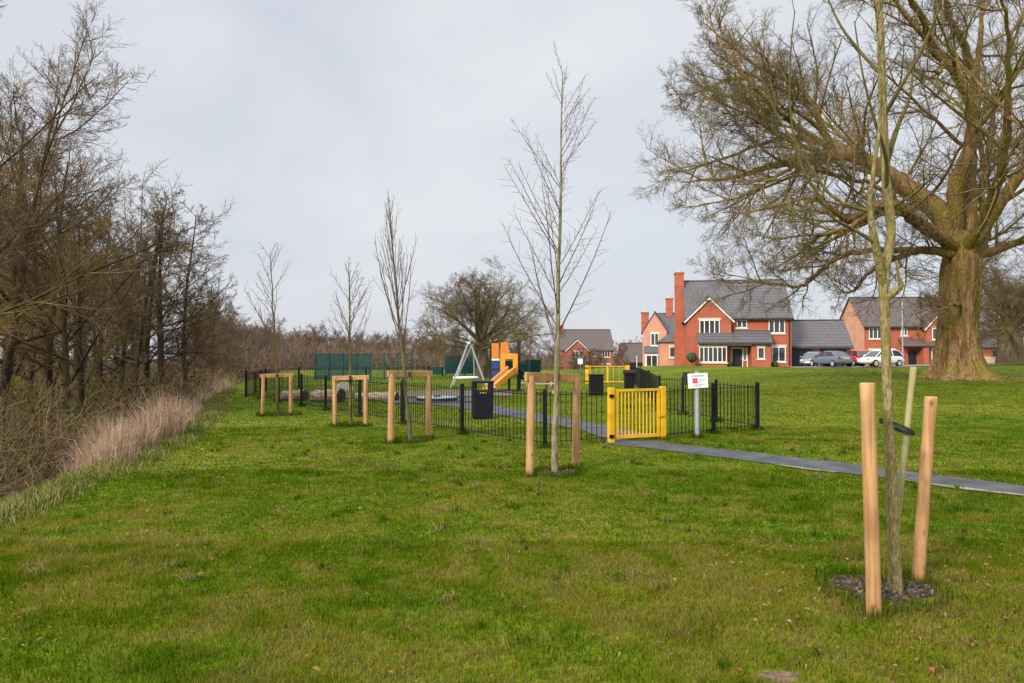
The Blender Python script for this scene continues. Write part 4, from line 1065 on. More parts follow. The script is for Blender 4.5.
def house_side():
    z = -1.0; root = empty('brick_house', (18.15, 100, z), R(-14), 'narrow gabled brick house with white bay window behind the chimney', 'house')
    gable_body(0, 3.3, 0, 8, 5.8, 8.4, 'y').build('gable_wall', M['brick_sunlit'], root)  # sun on this gable painted in with the same paler brick
    gable_roof(root, 0, 3.3, 0, 8, 5.85, 8.45, M['tile'], axis='y', name='gable_roof', over=.2)
    gable_body(3.31, 9, 2.2, 8, 5.4, 8.4).build('wall', M['brick'], root); gable_roof(root, 2, 9, 2.2, 8, 5.45, 8.5, M['tile'])
    window(root, 1.1, 2.2, 3.9, 5.6, 0, 2)
    b = MB(); b.box(.4, 2.9, -.9, -.01, -.4, .9); b.build('bay_wall', M['brick'], root)
    bw = MB(); bw.box(.4, 2.9, -.9, -.02, .91, 2.8); bw.build('bay_surround', M['upvc'], root)
    window(root, .5, 2.8, 1.0, 2.6, -.9, 3, sill=False)
    MB().prism([(.2, -1.1, 2.82), (.2, 0, 3.7), (.2, 0, 3.85), (.2, -1.1, 2.95)], (2.9, 0, 0)).build('bay_roof', M['tile'], root)
    MB().box(3.31, 5.2, 1.0, 2.18, -.4, 5.2).build('wing_wall', M['brick'], root)
    chimney(root, -.35, .65, 2.4, 3.4, 5.5, 8.5, M['brick']); chimney(root, 3.0, 4.0, 4.6, 5.6, 6.5, 10.6, M['brick'])
house_side()

def low_building(label, loc, rz, W, D_, ze, zr, wm, rm):
    root = empty('outbuilding', loc, rz, label, 'garage')
    gable_body(0, W, 0, D_, ze, zr).build('wall', wm, root); gable_roof(root, 0, W, 0, D_, ze+.05, zr+.05, rm)
    MB().box(W*.2, W*.8, -.06, .01, 0, ze*.8).build('garage_door', M['gutter'], root)
low_building('small brick garage with steep brown roof between two houses', (19.6, 125, -1.9), R(5), 4.8, 5.5, 2.4, 5.4, M['brick_dark'], M['tile_brown'])
low_building('low red brick building with slate roof at far right', (58.2, 90, .2), R(-4), 9, 6, 2.4, 4.3, M['brick_dark'], M['tile'])
# tan fence at far right
root = empty('timber_fence', (52.5, 80, .3), R(-3), 'tan timber fence at far right beneath the smaller oak', 'fence')
for k in range(7): MB().box(k*1.8-.05, k*1.8+.05, -.05, .05, -.3, 1.15).build('post', M['fencewood'], root)
for k in range(6):
    b = MB(); 
    for j in range(11): b.box(k*1.8+.055+j*.154, k*1.8+.055+j*.154+.15, -.075+(j % 2)*.012, -.055+(j % 2)*.012, -.2, 1.1)
    b.box(k*1.8+.055, k*1.8+1.74, -.04, .0, .2, .3); b.box(k*1.8+.055, k*1.8+1.74, -.04, .0, .8, .9)
    b.build('board_panel', M['fencewood'], root)

# street lamp
root = empty('street_lamp', (43.4, 80, .15), 0, 'slim pale street lamp column in front of the right house', 'street lamp')
MB().cyl((0, 0, -.2), (0, 0, 1.3), .1, n=12).build('base', M['galv'], root); MB().cyl((0, 0, 1.302), (0, 0, 8.1), .075, .055, 12).build('column', M['galv'], root)
MB().cyl((0.02, 0, 8.06), (-.5, 0, 8.16), .03, n=8).build('arm', M['galv'], root); MB().box(-.95, -.45, -.12, .12, 8.12, 8.24).build('lantern', M['galv'], root, bevel=.03)
# estate sign and slender post far off
root = empty('estate_sign', (9.0, 95, gz(9, 95)), 0, 'small blank white sign on a post before the distant house', 'sign')
MB().cyl((0, .05, -.1), (0, .05, 1.6), .04, n=8).build('post', M['galv'], root); MB().box(-.33, .33, -.02, .02, .85, 1.55).build('board', M['signwhite'], root)
root = empty('marker_post', (10.4, 60, gz(10.4, 60)), 0, 'thin pale marker post right of the dog waste bin', 'post')
MB().cyl((0, 0, -.1), (0, 0, 1.25), .03, n=8).build('shaft', M['white_tube'], root); MB().ball((0, 0, 1.27), .04).build('cap', M['white_tube'], root)

# ------------------------------------------------------------------ cars
def paint(name, c): 
    m = mat(name, [c, tuple(min(1, v*1.1) for v in c)], 1, .25, spec=.6); return m
TYRE = mat('tyre rubber', [(.012, .012, .012), (.025, .025, .025)], 12, .9)
REDL = mat('tail light', [(.4, .01, .01), (.5, .02, .02)], 10, .2); CLEAR = mat('headlight glass', [(.5, .52, .55), (.65, .66, .68)], 10, .1, spec=.8)
PLY = mat('yellow number plate', [(.75, .5, .03), (.8, .55, .05)], 10, .5); PLW = mat('white number plate', [(.75, .75, .72), (.8, .8, .78)], 10, .5)
def car(label, loc, rz, col, kind='hatch', group='cars parked on the drives'):
    root = empty('car', loc, rz, label, 'car', group); root.scale = (.93, .93, .93)
    if kind == 'hatch':
        L = 3.95; secs = [(-1.97, .42, .62, .62), (-1.93, .3, .85, .76), (-1.75, .24, .95, .84), (-1.0, .22, .96, .87), (0, .22, .94, .88), (.8, .22, .93, .87), (1.3, .23, .86, .85), (1.7, .25, .74, .78), (1.93, .32, .62, .66), (1.98, .42, .55, .5)]
        cab = [(-1.82, .93, .95, .76), (-1.5, .92, 1.40, .60), (-.8, .92, 1.50, .60), (0, .92, 1.49, .60), (.45, .91, 1.38, .58), (1.15, .88, .90, .72)]
    else:
        L = 4.5; secs = [(-2.24, .45, .65, .6), (-2.2, .32, .92, .78), (-1.9, .25, .98, .86), (-1.1, .22, .97, .89), (0, .22, .94, .9), (.9, .22, .92, .89), (1.5, .23, .84, .86), (1.95, .25, .72, .78), (2.18, .32, .6, .66), (2.24, .42, .54, .5)]
        cab = [(-1.75, .95, .98, .76), (-1.05, .93, 1.37, .58), (-.4, .93, 1.43, .58), (.2, .92, 1.41, .58), (.6, .91, 1.28, .57), (1.3, .88, .90, .74)]
    pm = paint('paint ' + label.split()[0], col)
    K = []
    for x, zl, zb, w_ in secs:
        K.append([(x, -w_*.82, zl), (x, w_*.82, zl), (x, w_, zl+.12), (x, w_*1.02, (zl+zb)/2), (x, w_*.97, zb-.06), (x, w_*.88, zb), (x, -w_*.88, zb), (x, -w_*.97, zb-.06), (x, -w_*1.02, (zl+zb)/2), (x, -w_, zl+.12)])
    o = MB().loft(K).build('body', pm, root, smooth=False)
    o.modifiers.new('sub', 'SUBSURF').render_levels = 1; o.modifiers['sub'].levels = 1
    o.data.polygons.foreach_set('use_smooth', [True]*len(o.data.polygons))
    K = [[(x, -w_*(1 if zt-zb < .1 else 1.28), zb-.03), (x, w_*(1 if zt-zb < .1 else 1.28), zb-.03), (x, w_*1.0, zt-.03), (x, w_*.8, zt), (x, -w_*.8, zt), (x, -w_*1.0, zt-.03)] for x, zb, zt, w_ in cab]
    MB().loft(K).build('glasshouse', M['glass'], root)
    rf = [c for c in cab if c[2] > 1.2]
    K = [[(x, -w_*1.02, zt-.035), (x, w_*1.02, zt-.035), (x, w_*.85, zt+.022), (x, -w_*.85, zt+.022)] for x, zb, zt, w_ in rf]
    MB().loft(K).build('roof', pm, root, bevel=.01)
    pil = MB()
    for s in (-1, 1):
        for a, b in ((cab[-2], cab[-1]), (cab[1], cab[0])):
            pil.bar((a[0], s*a[3]*1.0, a[2]-.03), (b[0], s*b[3]*1.04, b[2]-.03), .06, .05)
        m_ = cab[2]; pil.bar((m_[0]+.15, s*m_[3]*1.02, m_[2]-.04), (m_[0]+.1, s*m_[3]*1.3, m_[1]), .07, .05)
    pil.build('pillars', pm, root)
    hx_ = L/2-.72
    for sx_ in (-1, 1):
        for s in (-1, 1):
            wh = MB().cyl((sx_*hx_, s*.70, .31), (sx_*hx_, s*.90, .31), .31, n=22).build('wheel', TYRE, root)
            MB().cyl((sx_*hx_, s*.905, .31), (sx_*hx_, s*.915, .31), .2, n=16).build('rim', M['steel'], wh)
    for s in (-1, 1):
        MB().box(L/2-.2, L/2-.06, s*.58-.14, s*.58+.14, .6, .74).build('headlight', CLEAR, root, bevel=.03)
        MB().box(-L/2+.0, -L/2+.16, s*.68-.1, s*.68+.1, .72, .93).build('tail_light', REDL, root, bevel=.02)
        MB().box(cab[-2][0]+.25, cab[-2][0]+.4, s*.95-.08, s*.95+.08, .92, 1.06).build('mirror', pm, root, bevel=.03)
    MB().box(-L/2-.015, -L/2+.01, -.26, .26, .7, .81).build('rear_plate', PLY, root); MB().box(L/2-.0, L/2+.015, -.26, .26, .42, .53).build('front_plate', PLW, root)
    return root
def car_at(px, d_): return ((px-512)/720*d_, d_, max(gz((px-512)/720*d_, d_)+.04, .04))
car('grey hatchback half hidden behind the blue grey saloon', car_at(813, 66.5), R(232), (.16, .165, .18), 'hatch')
car('blue grey saloon with yellow rear plate before the garage', car_at(830.5, 61.5), R(101), (.11, .135, .18), 'saloon')
car('red hatchback between the blue grey saloon and white car', car_at(856, 63), R(92), (.55, .02, .02), 'hatch')
car('white hatchback parked side on in front of the right house', car_at(880, 59.5), R(196), (.8, .8, .8), 'hatch')

# ------------------------------------------------------------------ the wood on the left
WB = dict(levels=5, sides=(9, 6, 4, 3, 3), n=(16, 8, 6, 4), t0=(.22, .25, .2, .2), ang=(58, 46, 42, 40), angv=(14, 12, 12, 14), len=(.42, .46, .46, .5), shape=(.55, .4, .3, .2), seg=(10, 7, 5, 3, 3), wig=(.06, .16, .2, .24, .25), trop=(0, .05, .04, .03, .02), rmin=.006, rk=.012)
def wood_tree(seed, H, r, P, m1, m2, label, loc, name='bare_tree', lean=0, group='bare trees of the left wood', stems=1):
    rng = random.Random(seed); out = []
    for s in range(stems):
        b = Vector((rng.uniform(-.5, .5), rng.uniform(-.5, .5), -.3)) if stems > 1 else Vector((0, 0, -.3))
        pts, rad = branch_line(rng, b, Vector((lean+rng.uniform(-.08, .08), rng.uniform(-.08, .08), 1)).normalized(), H*rng.uniform(.8, 1), r, r*.12, P['seg'][0], P['wig'][0], .02)
        grow(rng, pts, rad, 0, P, out)
    root = empty(name, loc, 0, label, 'tree', group)
    a, b = split_polys(out, 1); tubes('trunk', a, m1, root); tubes('crown', b, m2, root)
    return root
# the big spreading one close by
PW = dict(WB); PW.update(n=(17, 12, 9, 6), rk=.0085, t0=(.26, .12, .12, .1), len=(.52, .46, .42, .42), ang=(50, 42, 42, 42), rmin=.0062, trop=(0, .06, .05, .05, .05))
x, y = -12.4, 16.6
wood_tree(31, 11.8, .15, PW, M['woodbark'], M['woodtwig'], 'big spreading bare tree at the far left, nearest of the wood', (x, y, gz(x, y)), lean=.06)
near_big = [o for o in COL.objects if o.get('label', '').startswith('big spreading bare')][0]
for x, y, rz, sc_, lab in ((-13.6, 19.0, 2.1, 1.02, 'bare tree with fine twigs standing just behind the nearest wood tree'), (-11.9, 19.4, 4.0, .80, 'lower bushy bare tree leaning over the bank before the four upright trees'), (-15.2, 24, 5.2, 1.0, 'tall bare tree at the left edge, third deep in the wood')):
    copy_thing(near_big, (x, y, gz(x, y)), rz, sc_, lab)
x, y = -12.6, 20.9
PM = dict(WB); PM.update(n=(18, 8, 7, 4), t0=(.08, .12, .12, .1), trop=(0, .02, .0, -.01, -.02))
tm = wood_tree(37, 7.6, .13, PM, M['woodbark'], M['mosstwig'], 'yellowish mossy bare tree behind the big spreading tree', (x, y, gz(x, y)))
# alders with layered twigs
PA = dict(WB); PA.update(n=(26, 9, 7, 4), t0=(.25, .15, .12, .1), ang=(62, 40, 38, 40), len=(.34, .42, .45, .5), shape=(.7, .4, .3, .2), trop=(0, .03, .02, .05, .05), rmin=.0075)
alders = []
for i, (px, dd, H, sd) in enumerate(((133, 27, 10.6, 41), (151, 28.2, 11.2, 42), (163, 27, 10.6, 43), (186, 30, 9.0, 44))):
    x = (px-512)/720*dd
    lab = ['dark slender tree, leftmost of the four upright trees past the reeds', 'dark slender tree, second from left and tallest of four upright trees', 'dark upright tree with layered branches reaching right over the reeds', 'shorter slender tree, rightmost of the four upright trees'][i]
    alders.append(wood_tree(sd, H, .13 if i != 2 else .17, PA, M['woodbark'], M['woodtwig'], lab, (x, dd, gz(x, dd)), lean=(.02, -.01, .03, .05)[i]))
# scattered copies
rng = random.Random(77)
spots = []
for _ in range(6000):
    if len(spots) >= 44: break
    y = rng.uniform(14, 80); x = float(edge(y))-rng.uniform(2.8, 4+y*.45)
    px = 512+x/y*720
    if px < -70 or px > 250 or (px > 205 and y < 45): continue
    if any(math.hypot(x-a, y-b) < 1.9 for a, b in spots): continue
    if any(math.hypot(x-a.location.x, y-a.location.y) < 1.5 for a in alders): continue
    spots.append((x, y))
    top = float(np.interp(px, [-70, 0, 60, 110, 160, 195, 215, 232, 250], [10, 50, 105, 165, 190, 225, 258, 298, 326]))+abs(rng.gauss(0, 55))
    zg = gz(x, y)-.1; zt = 1.6+(355-top)*y/720
    pr = tm if (y < 24 and rng.random() < .75) or rng.random() < .3 else alders[rng.randrange(4)]
    Hp = 7.4 if pr is tm else (10.6, 11.2, 10.6, 9.0)[alders.index(pr)]
    sc_ = min(max((zt-zg)/(Hp*.97), .55), 1.8)
    copy_thing(pr, (x, y, zg), rng.uniform(0, 6.28), sc_, 'bare leafless tree crowded among others deep in the left wood', 'crowded trees deep in the left wood')

# far belt behind everything: individual crowns as low detail copies
PF = dict(WB); PF.update(levels=4, n=(26, 11, 9), t0=(.06, .12, .1), ang=(54, 44, 42), len=(.46, .46, .5), rmin=.024, rk=.014, sides=(6, 4, 3, 3))
fp = []
for i in range(3):
    fp.append(wood_tree(60+i, 9.5, .17, PF, M['fartwig'], M['fartwig'], 'distant purple brown tree in the far belt beyond the playground', (0, 150, -3), group='distant belt of bare trees'))
rng = random.Random(5); first = [True]*3; k = 0
for d_ in (118, 135, 155, 180):
    px = 205
    while px < 640:
        x = (px-512)/720*d_; y = d_+rng.uniform(-6, 6); h = float(np.interp(px, [205, 235, 290, 340, 420, 480, 640], [1.35, 1.2, 1.0, .82, .72, .62, .58]))*rng.uniform(.8, 1.12)*d_/135
        i = k % 3; loc = (x, y, gz(x, y)-.6); rz = rng.uniform(0, 6.28)
        if first[i]: fp[i].location = loc; fp[i].rotation_euler = (0, 0, rz); fp[i].scale = (h, h, h); first[i] = False
        else: copy_thing(fp[i], loc, rz, h)
        k += 1; px += rng.uniform(8, 16)*135/d_*(1 if px < 470 else 1.6)
for px, d_, s in ((632, 170, .8), (645, 175, .7), (870, 150, .8), (905, 150, .9), (1000, 130, 1.0), (1020, 125, 1.0)):
    x = (px-512)/720*d_; copy_thing(fp[k % 3], (x, d_, gz(x, d_)-.5), rng.uniform(0, 6.28), s, 'distant bare tree rising behind the brick houses', 'bare trees behind the houses'); k += 1

# ---------------- undergrowth thicket (stuff)
def thicket():
    rng = random.Random(13); polys = [[], [], []]; lv = []
    n = 0
    while n < 5200:
        y = 5+abs(rng.gauss(0, 1))*26
        if y > 100: continue
        x = float(edge(y))-1.2-abs(rng.gauss(0, 1))*(2.4+y*.15)-(.8 if y < 16 else 0)
        if x < -.8*y-3: continue
        cl_ = float(vnoise(x, y, .45, 71))
        if rng.random() > .25+1.2*cl_: continue
        n += 1
        z = gz(x, y)-.05; off = float(edge(y))-x
        h = rng.uniform(.4, 1.9)*(1+.016*y)*(.55+.9*cl_)*(.7 if off < 2.4 else 1.15); k = 0 if rng.random() < .5 else (1 if rng.random() < .6 else 2)
        h = min(h, 2.6)
        d = Vector((rng.gauss(0, .7), rng.gauss(0, .7), .9)).normalized(); r = (.005+.0002*y)*rng.uniform(.7, 1.7)
        q, w = branch_line(rng, Vector((x, y, z)), d, h, r*1.3, r*.7, 5, .33, rng.choice((-.12, .02, .08)))
        polys[k].append((q, w, 3))
        for t in (1, 2, 3, 4):
            for _ in range(2):
                if rng.random() < .85:
                    e = side_dir(rng, d, R(rng.uniform(30, 80))); q2, w2 = branch_line(rng, q[t], e, h*rng.uniform(.15, .45), r*.85, r*.45, 3, .35, .02); polys[k].append((q2, w2, 3))
                    if rng.random() < .5:
                        q3, w3 = branch_line(rng, q2[1], side_dir(rng, e, .8), h*.18, r*.6, r*.4, 2, .35, .02); polys[k].append((q3, w3, 3))
        if k == 1:
            for _ in range(int(5+h*5)):
                t = rng.randrange(1, 6); lv.append((q[t]+rvec(rng)*.22, r))
    tag(tubes('undergrowth', polys[0], mat('brown scrub stems', [(.075, .047, .024), (.165, .10, .05), (.25, .155, .08)], .7, .9), None), kind='stuff')
    tag(tubes('brambles', polys[1], mat('green brown bramble stems', [(.065, .062, .016), (.14, .12, .03), (.21, .15, .05)], .6, .9), None), kind='stuff')
    tag(tubes('dry_stems', polys[2], mat('pale dry stems', [(.085, .058, .035), (.18, .125, .072), (.28, .2, .12)], .9, .9), None), kind='stuff')
    V = []; Q = []
    for p, r in lv:
        v = rvec(rng); u = side_dir(rng, v, 1.57); s_ = rng.uniform(.02, .045)*(1+p.y*.03); wv = v.cross(u)*s_*.6; u = u*s_; b = len(V)
        V += [p+u, p+wv, p-u, p-wv]; Q.append((b, b+1, b+2, b+3))
    C = np.repeat(np.array([(.055, .075, .016), (.09, .09, .025), (.15, .1, .04), (.04, .06, .014)])[np.random.RandomState(2).randint(0, 4, len(Q))], 4, 0)
    tag(np_mesh('bramble_leaves', np.array([tuple(v) for v in V]), np.array(Q), None, M['dead'], colors=C), kind='stuff')
    # low brush along the foot of the far belt
    pb = []
    for _ in range(3300):
        d_ = rng.uniform(85, 125); px = rng.uniform(190, 560); x = (px-512)/720*d_
        if x > float(edge(d_))+22 and d_ < 100: continue
        z = gz(x, d_)-.2; h = rng.uniform(1.2, 4.4)*float(np.interp(px, [190, 300, 430, 560], [1.5, 1.1, .8, .6])); dd = Vector((rng.gauss(0, .3), rng.gauss(0, .3), 1)).normalized()
        q, w = branch_line(rng, Vector((x, d_, z)), dd, h, .05, .025, 4, .2, .02); pb.append((q, w, 3))
        for t in (1, 2, 3):
            for _ in range(2):
                q2, w2 = branch_line(rng, q[t], side_dir(rng, dd, R(rng.uniform(25, 65))), h*rng.uniform(.2, .45), .03, .018, 3, .25, .03); pb.append((q2, w2, 3))
    tag(tubes('far_brush', pb, M['fartwig'], None), kind='stuff')
thicket()

# ------------------------------------------------------------------ grass, reeds, leaves
def blades(name, x, y, h, w, col, seed, m, lean=.5, z0=None, kinks=True):
    """x,y,h,w arrays and (n,3) colours: each blade is a quad with a pointed tip"""
    rs = np.random.RandomState(seed); n = len(x); z = hz(x, y)-.004 if z0 is None else z0
    a = rs.rand(n)*2*PI; ca, sa = np.cos(a), np.sin(a)
    b = rs.rand(n)*2*PI; l = np.abs(rs.normal(0, lean, n))*h
    lx, ly = np.cos(b)*l, np.sin(b)*l
    V = np.zeros((n, 5, 3), np.float32)
    V[:, 0] = np.stack((x-ca*w/2, y-sa*w/2, z), 1); V[:, 1] = np.stack((x+ca*w/2, y+sa*w/2, z), 1)
    mx, my, mz = x+lx*.35, y+ly*.35, z+h*.6
    V[:, 2] = np.stack((mx+ca*w*.4, my+sa*w*.4, mz), 1); V[:, 3] = np.stack((mx-ca*w*.4, my-sa*w*.4, mz), 1)
    hh = np.sqrt(np.maximum(h*h-.6*l*l, h*h*.2)); V[:, 4] = np.stack((x+lx, y+ly, z+hh), 1)
    i = np.arange(n)*5
    Q = np.stack((i, i+1, i+2, i+3), 1); T = np.stack((i+3, i+2, i+4), 1)
    C = np.repeat(col[:, None, :], 5, 1).reshape(-1, 3)
    return np_mesh(name, V.reshape(-1, 3), Q, T, m, colors=C)

PUa, PLa = np.array(PU), np.array(PL)
def in_poly(x, y, poly):
    r = np.zeros(len(x), bool); n = len(poly)
    for i in range(n):
        x0, y0 = poly[i]; x1, y1 = poly[(i+1) % n]
        c = ((y0 > y) != (y1 > y)) & (x < (x1-x0)*(y-y0)/(y1-y0+1e-12)+x0); r ^= c
    return r
PATHS = [PU+PL[::-1], IU+IL[::-1]]
def lawn_tint(x, y, rs):
    n = len(x)
    a = fbm(x, y, .45, 1, 4); b = fbm(x, y, 1.8, 20, 3); c = fbm(x, y, 5., 33, 2)
    near = np.exp(-(np.maximum(y-3.2, 0)/4.2)**2)+.42*sstep(2.5, 6, x)*sstep(13, 22, y)
    e = fbm(x, y, 2.4, 52, 3); f = np.clip((a-.5)*.7+.46+(b-.5)*.9+(e-.5)*1.5+(c-.5)*1.1+.50*near-.13, 0, 1)[:, None]
    g0, g1, g2 = np.array((.068, .128, .0035)), np.array((.110, .158, .005)), np.array((.22, .20, .016))
    col = np.where(f < .5, g0+(g1-g0)*f*2, g1+(g2-g1)*(f-.5)*2)
    dry = (rs.rand(n) < np.clip(.02+.9*(c-.5)+.6*(f[:, 0]-.5), 0, .55))[:, None]
    col = np.where(dry, np.array((.30, .235, .075))*rs.uniform(.6, 1.1, (n, 1)), col)
    col = col*rs.uniform(.7, 1.3, (n, 1))
    return col, a, b
def lawn(name, d0, d1, dens, h, w, seed, fade=False):
    rs = np.random.RandomState(seed)
    area = .80*(d1*d1-d0*d0)+2.4*(d1-d0); n = int(area*dens)
    d = np.sqrt(rs.uniform(d0*d0, d1*d1, n)); x = rs.uniform(-1, 1, n)*(.78*d+1.0); y = d
    if fade:
        k = rs.rand(n) > sstep(d0, d1, y)**.7; x, y = x[k], y[k]
    k = x > edge(y)-.35+.5*(fbm(x, y, .8, 5)-.5); x, y = x[k], y[k]
    for p in PATHS:
        wob = .10*(fbm(x, y, 2.2, 88, 2)-.5); k = ~in_poly(x+wob+rs.normal(0, .035, len(x)), y+wob+rs.normal(0, .035, len(x)), p); x, y = x[k], y[k]
    for mx_, my_, rx, ry in MULCH:
        k = ((x-mx_)/rx)**2+((y-my_)/ry)**2 > rs.uniform(.75, 1.3, len(x)); x, y = x[k], y[k]
    for mx_, my_, rx, ry in PATCH:
        k = ((x-mx_)/rx)**2+((y-my_)/ry)**2 > rs.uniform(.05, 1.9, len(x)); x, y = x[k], y[k]
    col, a, b = lawn_tint(x, y, rs)
    tuft = sstep(.5, .72, fbm(x, y, 3.2, 41, 2))*sstep(.42, .6, fbm(x, y, .7, 47, 2))
    hh = h*rs.uniform(.45, 1.15, len(x))*(.6+.55*b+.75*tuft)
    col = col*(1-.0*tuft[:, None]); gcol_ = np.array((.05, .12, .005))
    col = col*(1-.22*tuft[:, None])+gcol_*.22*tuft[:, None]
    tag(blades(name, x, y, hh, w*rs.uniform(.7, 1.3, len(x)), col, seed+1, M['blade'], .85), kind='stuff')
lawn('grass', 2.6, 6.2, 6500, .056, .0040, 1)
lawn('grass', 6.2, 10, 3600, .044, .0055, 2)
lawn('grass', 10, 16, 1500, .036, .0085, 3)
lawn('grass', 16, 30, 330, .034, .018, 4)
lawn('grass', 30, 75, 60, .034, .036, 5, True)

bases = []
for o in list(COL.objects):
    if o.parent is None and o.get('category') in ('stake', 'tree support', 'fence', 'gate', 'sign', 'litter bin', 'tree') and o.location.y < 31 and float(edge(o.location.y)) < o.location.x:
        if o.type == 'MESH': bases.append((o.location.x, o.location.y, .05))
        for c in kids(o):
            if c.name.split('.')[0] in ('post', 'gate_post'):
                v = np.array([q.co for q in c.data.vertices]); lo = v[v[:, 2] < v[:, 2].min()+.05].mean(0)
                if o.location.y+lo[1] < 26: bases.append((o.location.x+lo[0], o.location.y+lo[1], .06))
        if o.get('category') == 'tree' and o.location.y > 30: pass
bases += [(mx_, my_, max(rx, ry)) for mx_, my_, rx, ry in MULCH]
rs = np.random.RandomState(44); bx_ = []; by_ = []
for x0, y0, r0 in bases:
    n = int(150 if r0 < .1 else 700*r0/.3); a = rs.rand(n)*2*PI; r = r0+np.abs(rs.normal(0, .05 if r0 < .1 else .06, n)) - (.02 if r0 > .1 else 0); bx_.append(x0+np.cos(a)*r); by_.append(y0+np.sin(a)*r)
bx_ = np.concatenate(bx_); by_ = np.concatenate(by_)
for p_ in PATHS: k = ~in_poly(bx_, by_, p_); bx_, by_ = bx_[k], by_[k]
n = len(bx_); tc_, _, _ = lawn_tint(bx_, by_, rs); tc_ = tc_*.45+np.array((.05, .12, .006))*.55
tag(blades('grass', bx_, by_, rs.uniform(.05, .13, n), .0035+.0005*by_, tc_, 45, M['blade'], .5), kind='stuff')
# weathered longer clumps scattered over the near lawn
m = 420; cx = rs.uniform(-6, 7, m); cy = 2.9+rs.rand(m)**1.4*11; k = (cx > edge(cy)+.2) & (np.abs(cx) < .78*cy+.8); cx, cy = cx[k], cy[k]
q = 34; a = rs.rand(len(cx), q)*2*PI; r = np.abs(rs.normal(0, 1, (len(cx), q)))*rs.uniform(.02, .07, (len(cx), 1)); X_ = (cx[:, None]+np.cos(a)*r).ravel(); Y_ = (cy[:, None]+np.sin(a)*r).ravel()
kk = np.ones(len(X_), bool)
for p_ in PATHS: kk &= ~in_poly(X_, Y_, p_)
cc_ = np.repeat(np.array([(.055, .13, .006), (.09, .16, .008), (.16, .175, .02), (.28, .23, .08)])[rs.randint(0, 4, len(cx))], q, 0)*rs.uniform(.75, 1.2, (len(X_), 1)); h_ = np.repeat(rs.uniform(.05, .11, len(cx)), q)*rs.uniform(.6, 1.1, len(X_))
tag(blades('grass', X_[kk], Y_[kk], h_[kk], (.003+.0005*Y_)[kk], cc_[kk], 46, M['blade'], .75), kind='stuff')

# longer rank grass along the bank and pale fringe
rs = np.random.RandomState(8); n = 46000
y = 3+rs.rand(n)**1.3*30; x = edge(y)+rs.normal(-.35, .38, n)
k = (x > edge(y)-1.5) & (x < edge(y)+.35); x, y = x[k], y[k]; n = len(x)
t = fbm(x, y, .9, 61, 3)[:, None]; c = np.where(rs.rand(n, 1) < .45+.9*(t-.5), np.array((.40, .33, .13)), np.array((.11, .17, .018)))*rs.uniform(.6, 1.2, (n, 1))
tag(blades('bank_grass', x, y, rs.uniform(.05, .17, n)*(.6+.8*t[:, 0]), rs.uniform(.004, .008, n)*(1+y*.05), c, 9, M['blade'], .7), kind='stuff')

# dead reeds
cl = []
rr = random.Random(6)
def clump(cx, cy, r, hgt, n, sd):
    cx += rr.uniform(-.35, .35)*(1+cy*.02); hgt *= rr.uniform(.85, 1.25)
    q = np.random.RandomState(sd); a = q.rand(n)*2*PI; f = np.sqrt(q.rand(n))*r
    n = int(n*1.25); q = np.random.RandomState(sd); a = q.rand(n)*2*PI; f = np.sqrt(q.rand(n))*r
    cl.append(np.stack((cx+np.cos(a)*f, cy+np.sin(a)*f, hgt*q.uniform(.4, 1.15, n)*(1-.4*f/r), q.uniform(.8, 1.2, n)), 1))
for i, (cx, cy, r, hgt, n) in enumerate([(-6.1, 10.6, .3, .55, 260), (-6.7, 12.4, .5, 1.1, 800), (-7.1, 13.2, .55, 1.3, 900), (-6.9, 14.0, .5, 1.15, 700), (-6.35, 11.3, .22, .6, 300), (-7.9, 14.2, .6, 1.2, 520), (-7.5, 14.9, .45, 1.05, 420), (-6.85, 13.0, .35, .6, 260), (-6.5, 11.6, .3, .45, 150), (-8.0, 16.6, .4, .6, 200), (-8.9, 18.6, .5, .8, 240), (-9.6, 20.6, .45, .6, 180), (-10.5, 22.8, .6, .85, 260), (-11.6, 25.4, .7, .75, 240), (-12.6, 28, 1.0, .9, 380), (-13.6, 31, 1.2, .9, 360), (-15, 34, 1.3, .9, 320), (-7.2, 9.4, .5, .5, 160), (-8.3, 11.5, .6, .8, 160)]): clump(cx, cy, r, hgt, n, i)
C = np.concatenate(cl); x, y, h, s = C.T; n = len(x); rs = np.random.RandomState(3)
col = np.array((.56, .37, .24))*s[:, None]*rs.uniform(.65, 1.25, (n, 1)); col = np.where(rs.rand(n, 1) < .2, np.array((.62, .5, .36))*s[:, None], col)
tag(blades('reeds', x, y, h, .006+.0004*y, col, 12, M['dead'], .36), kind='stuff')

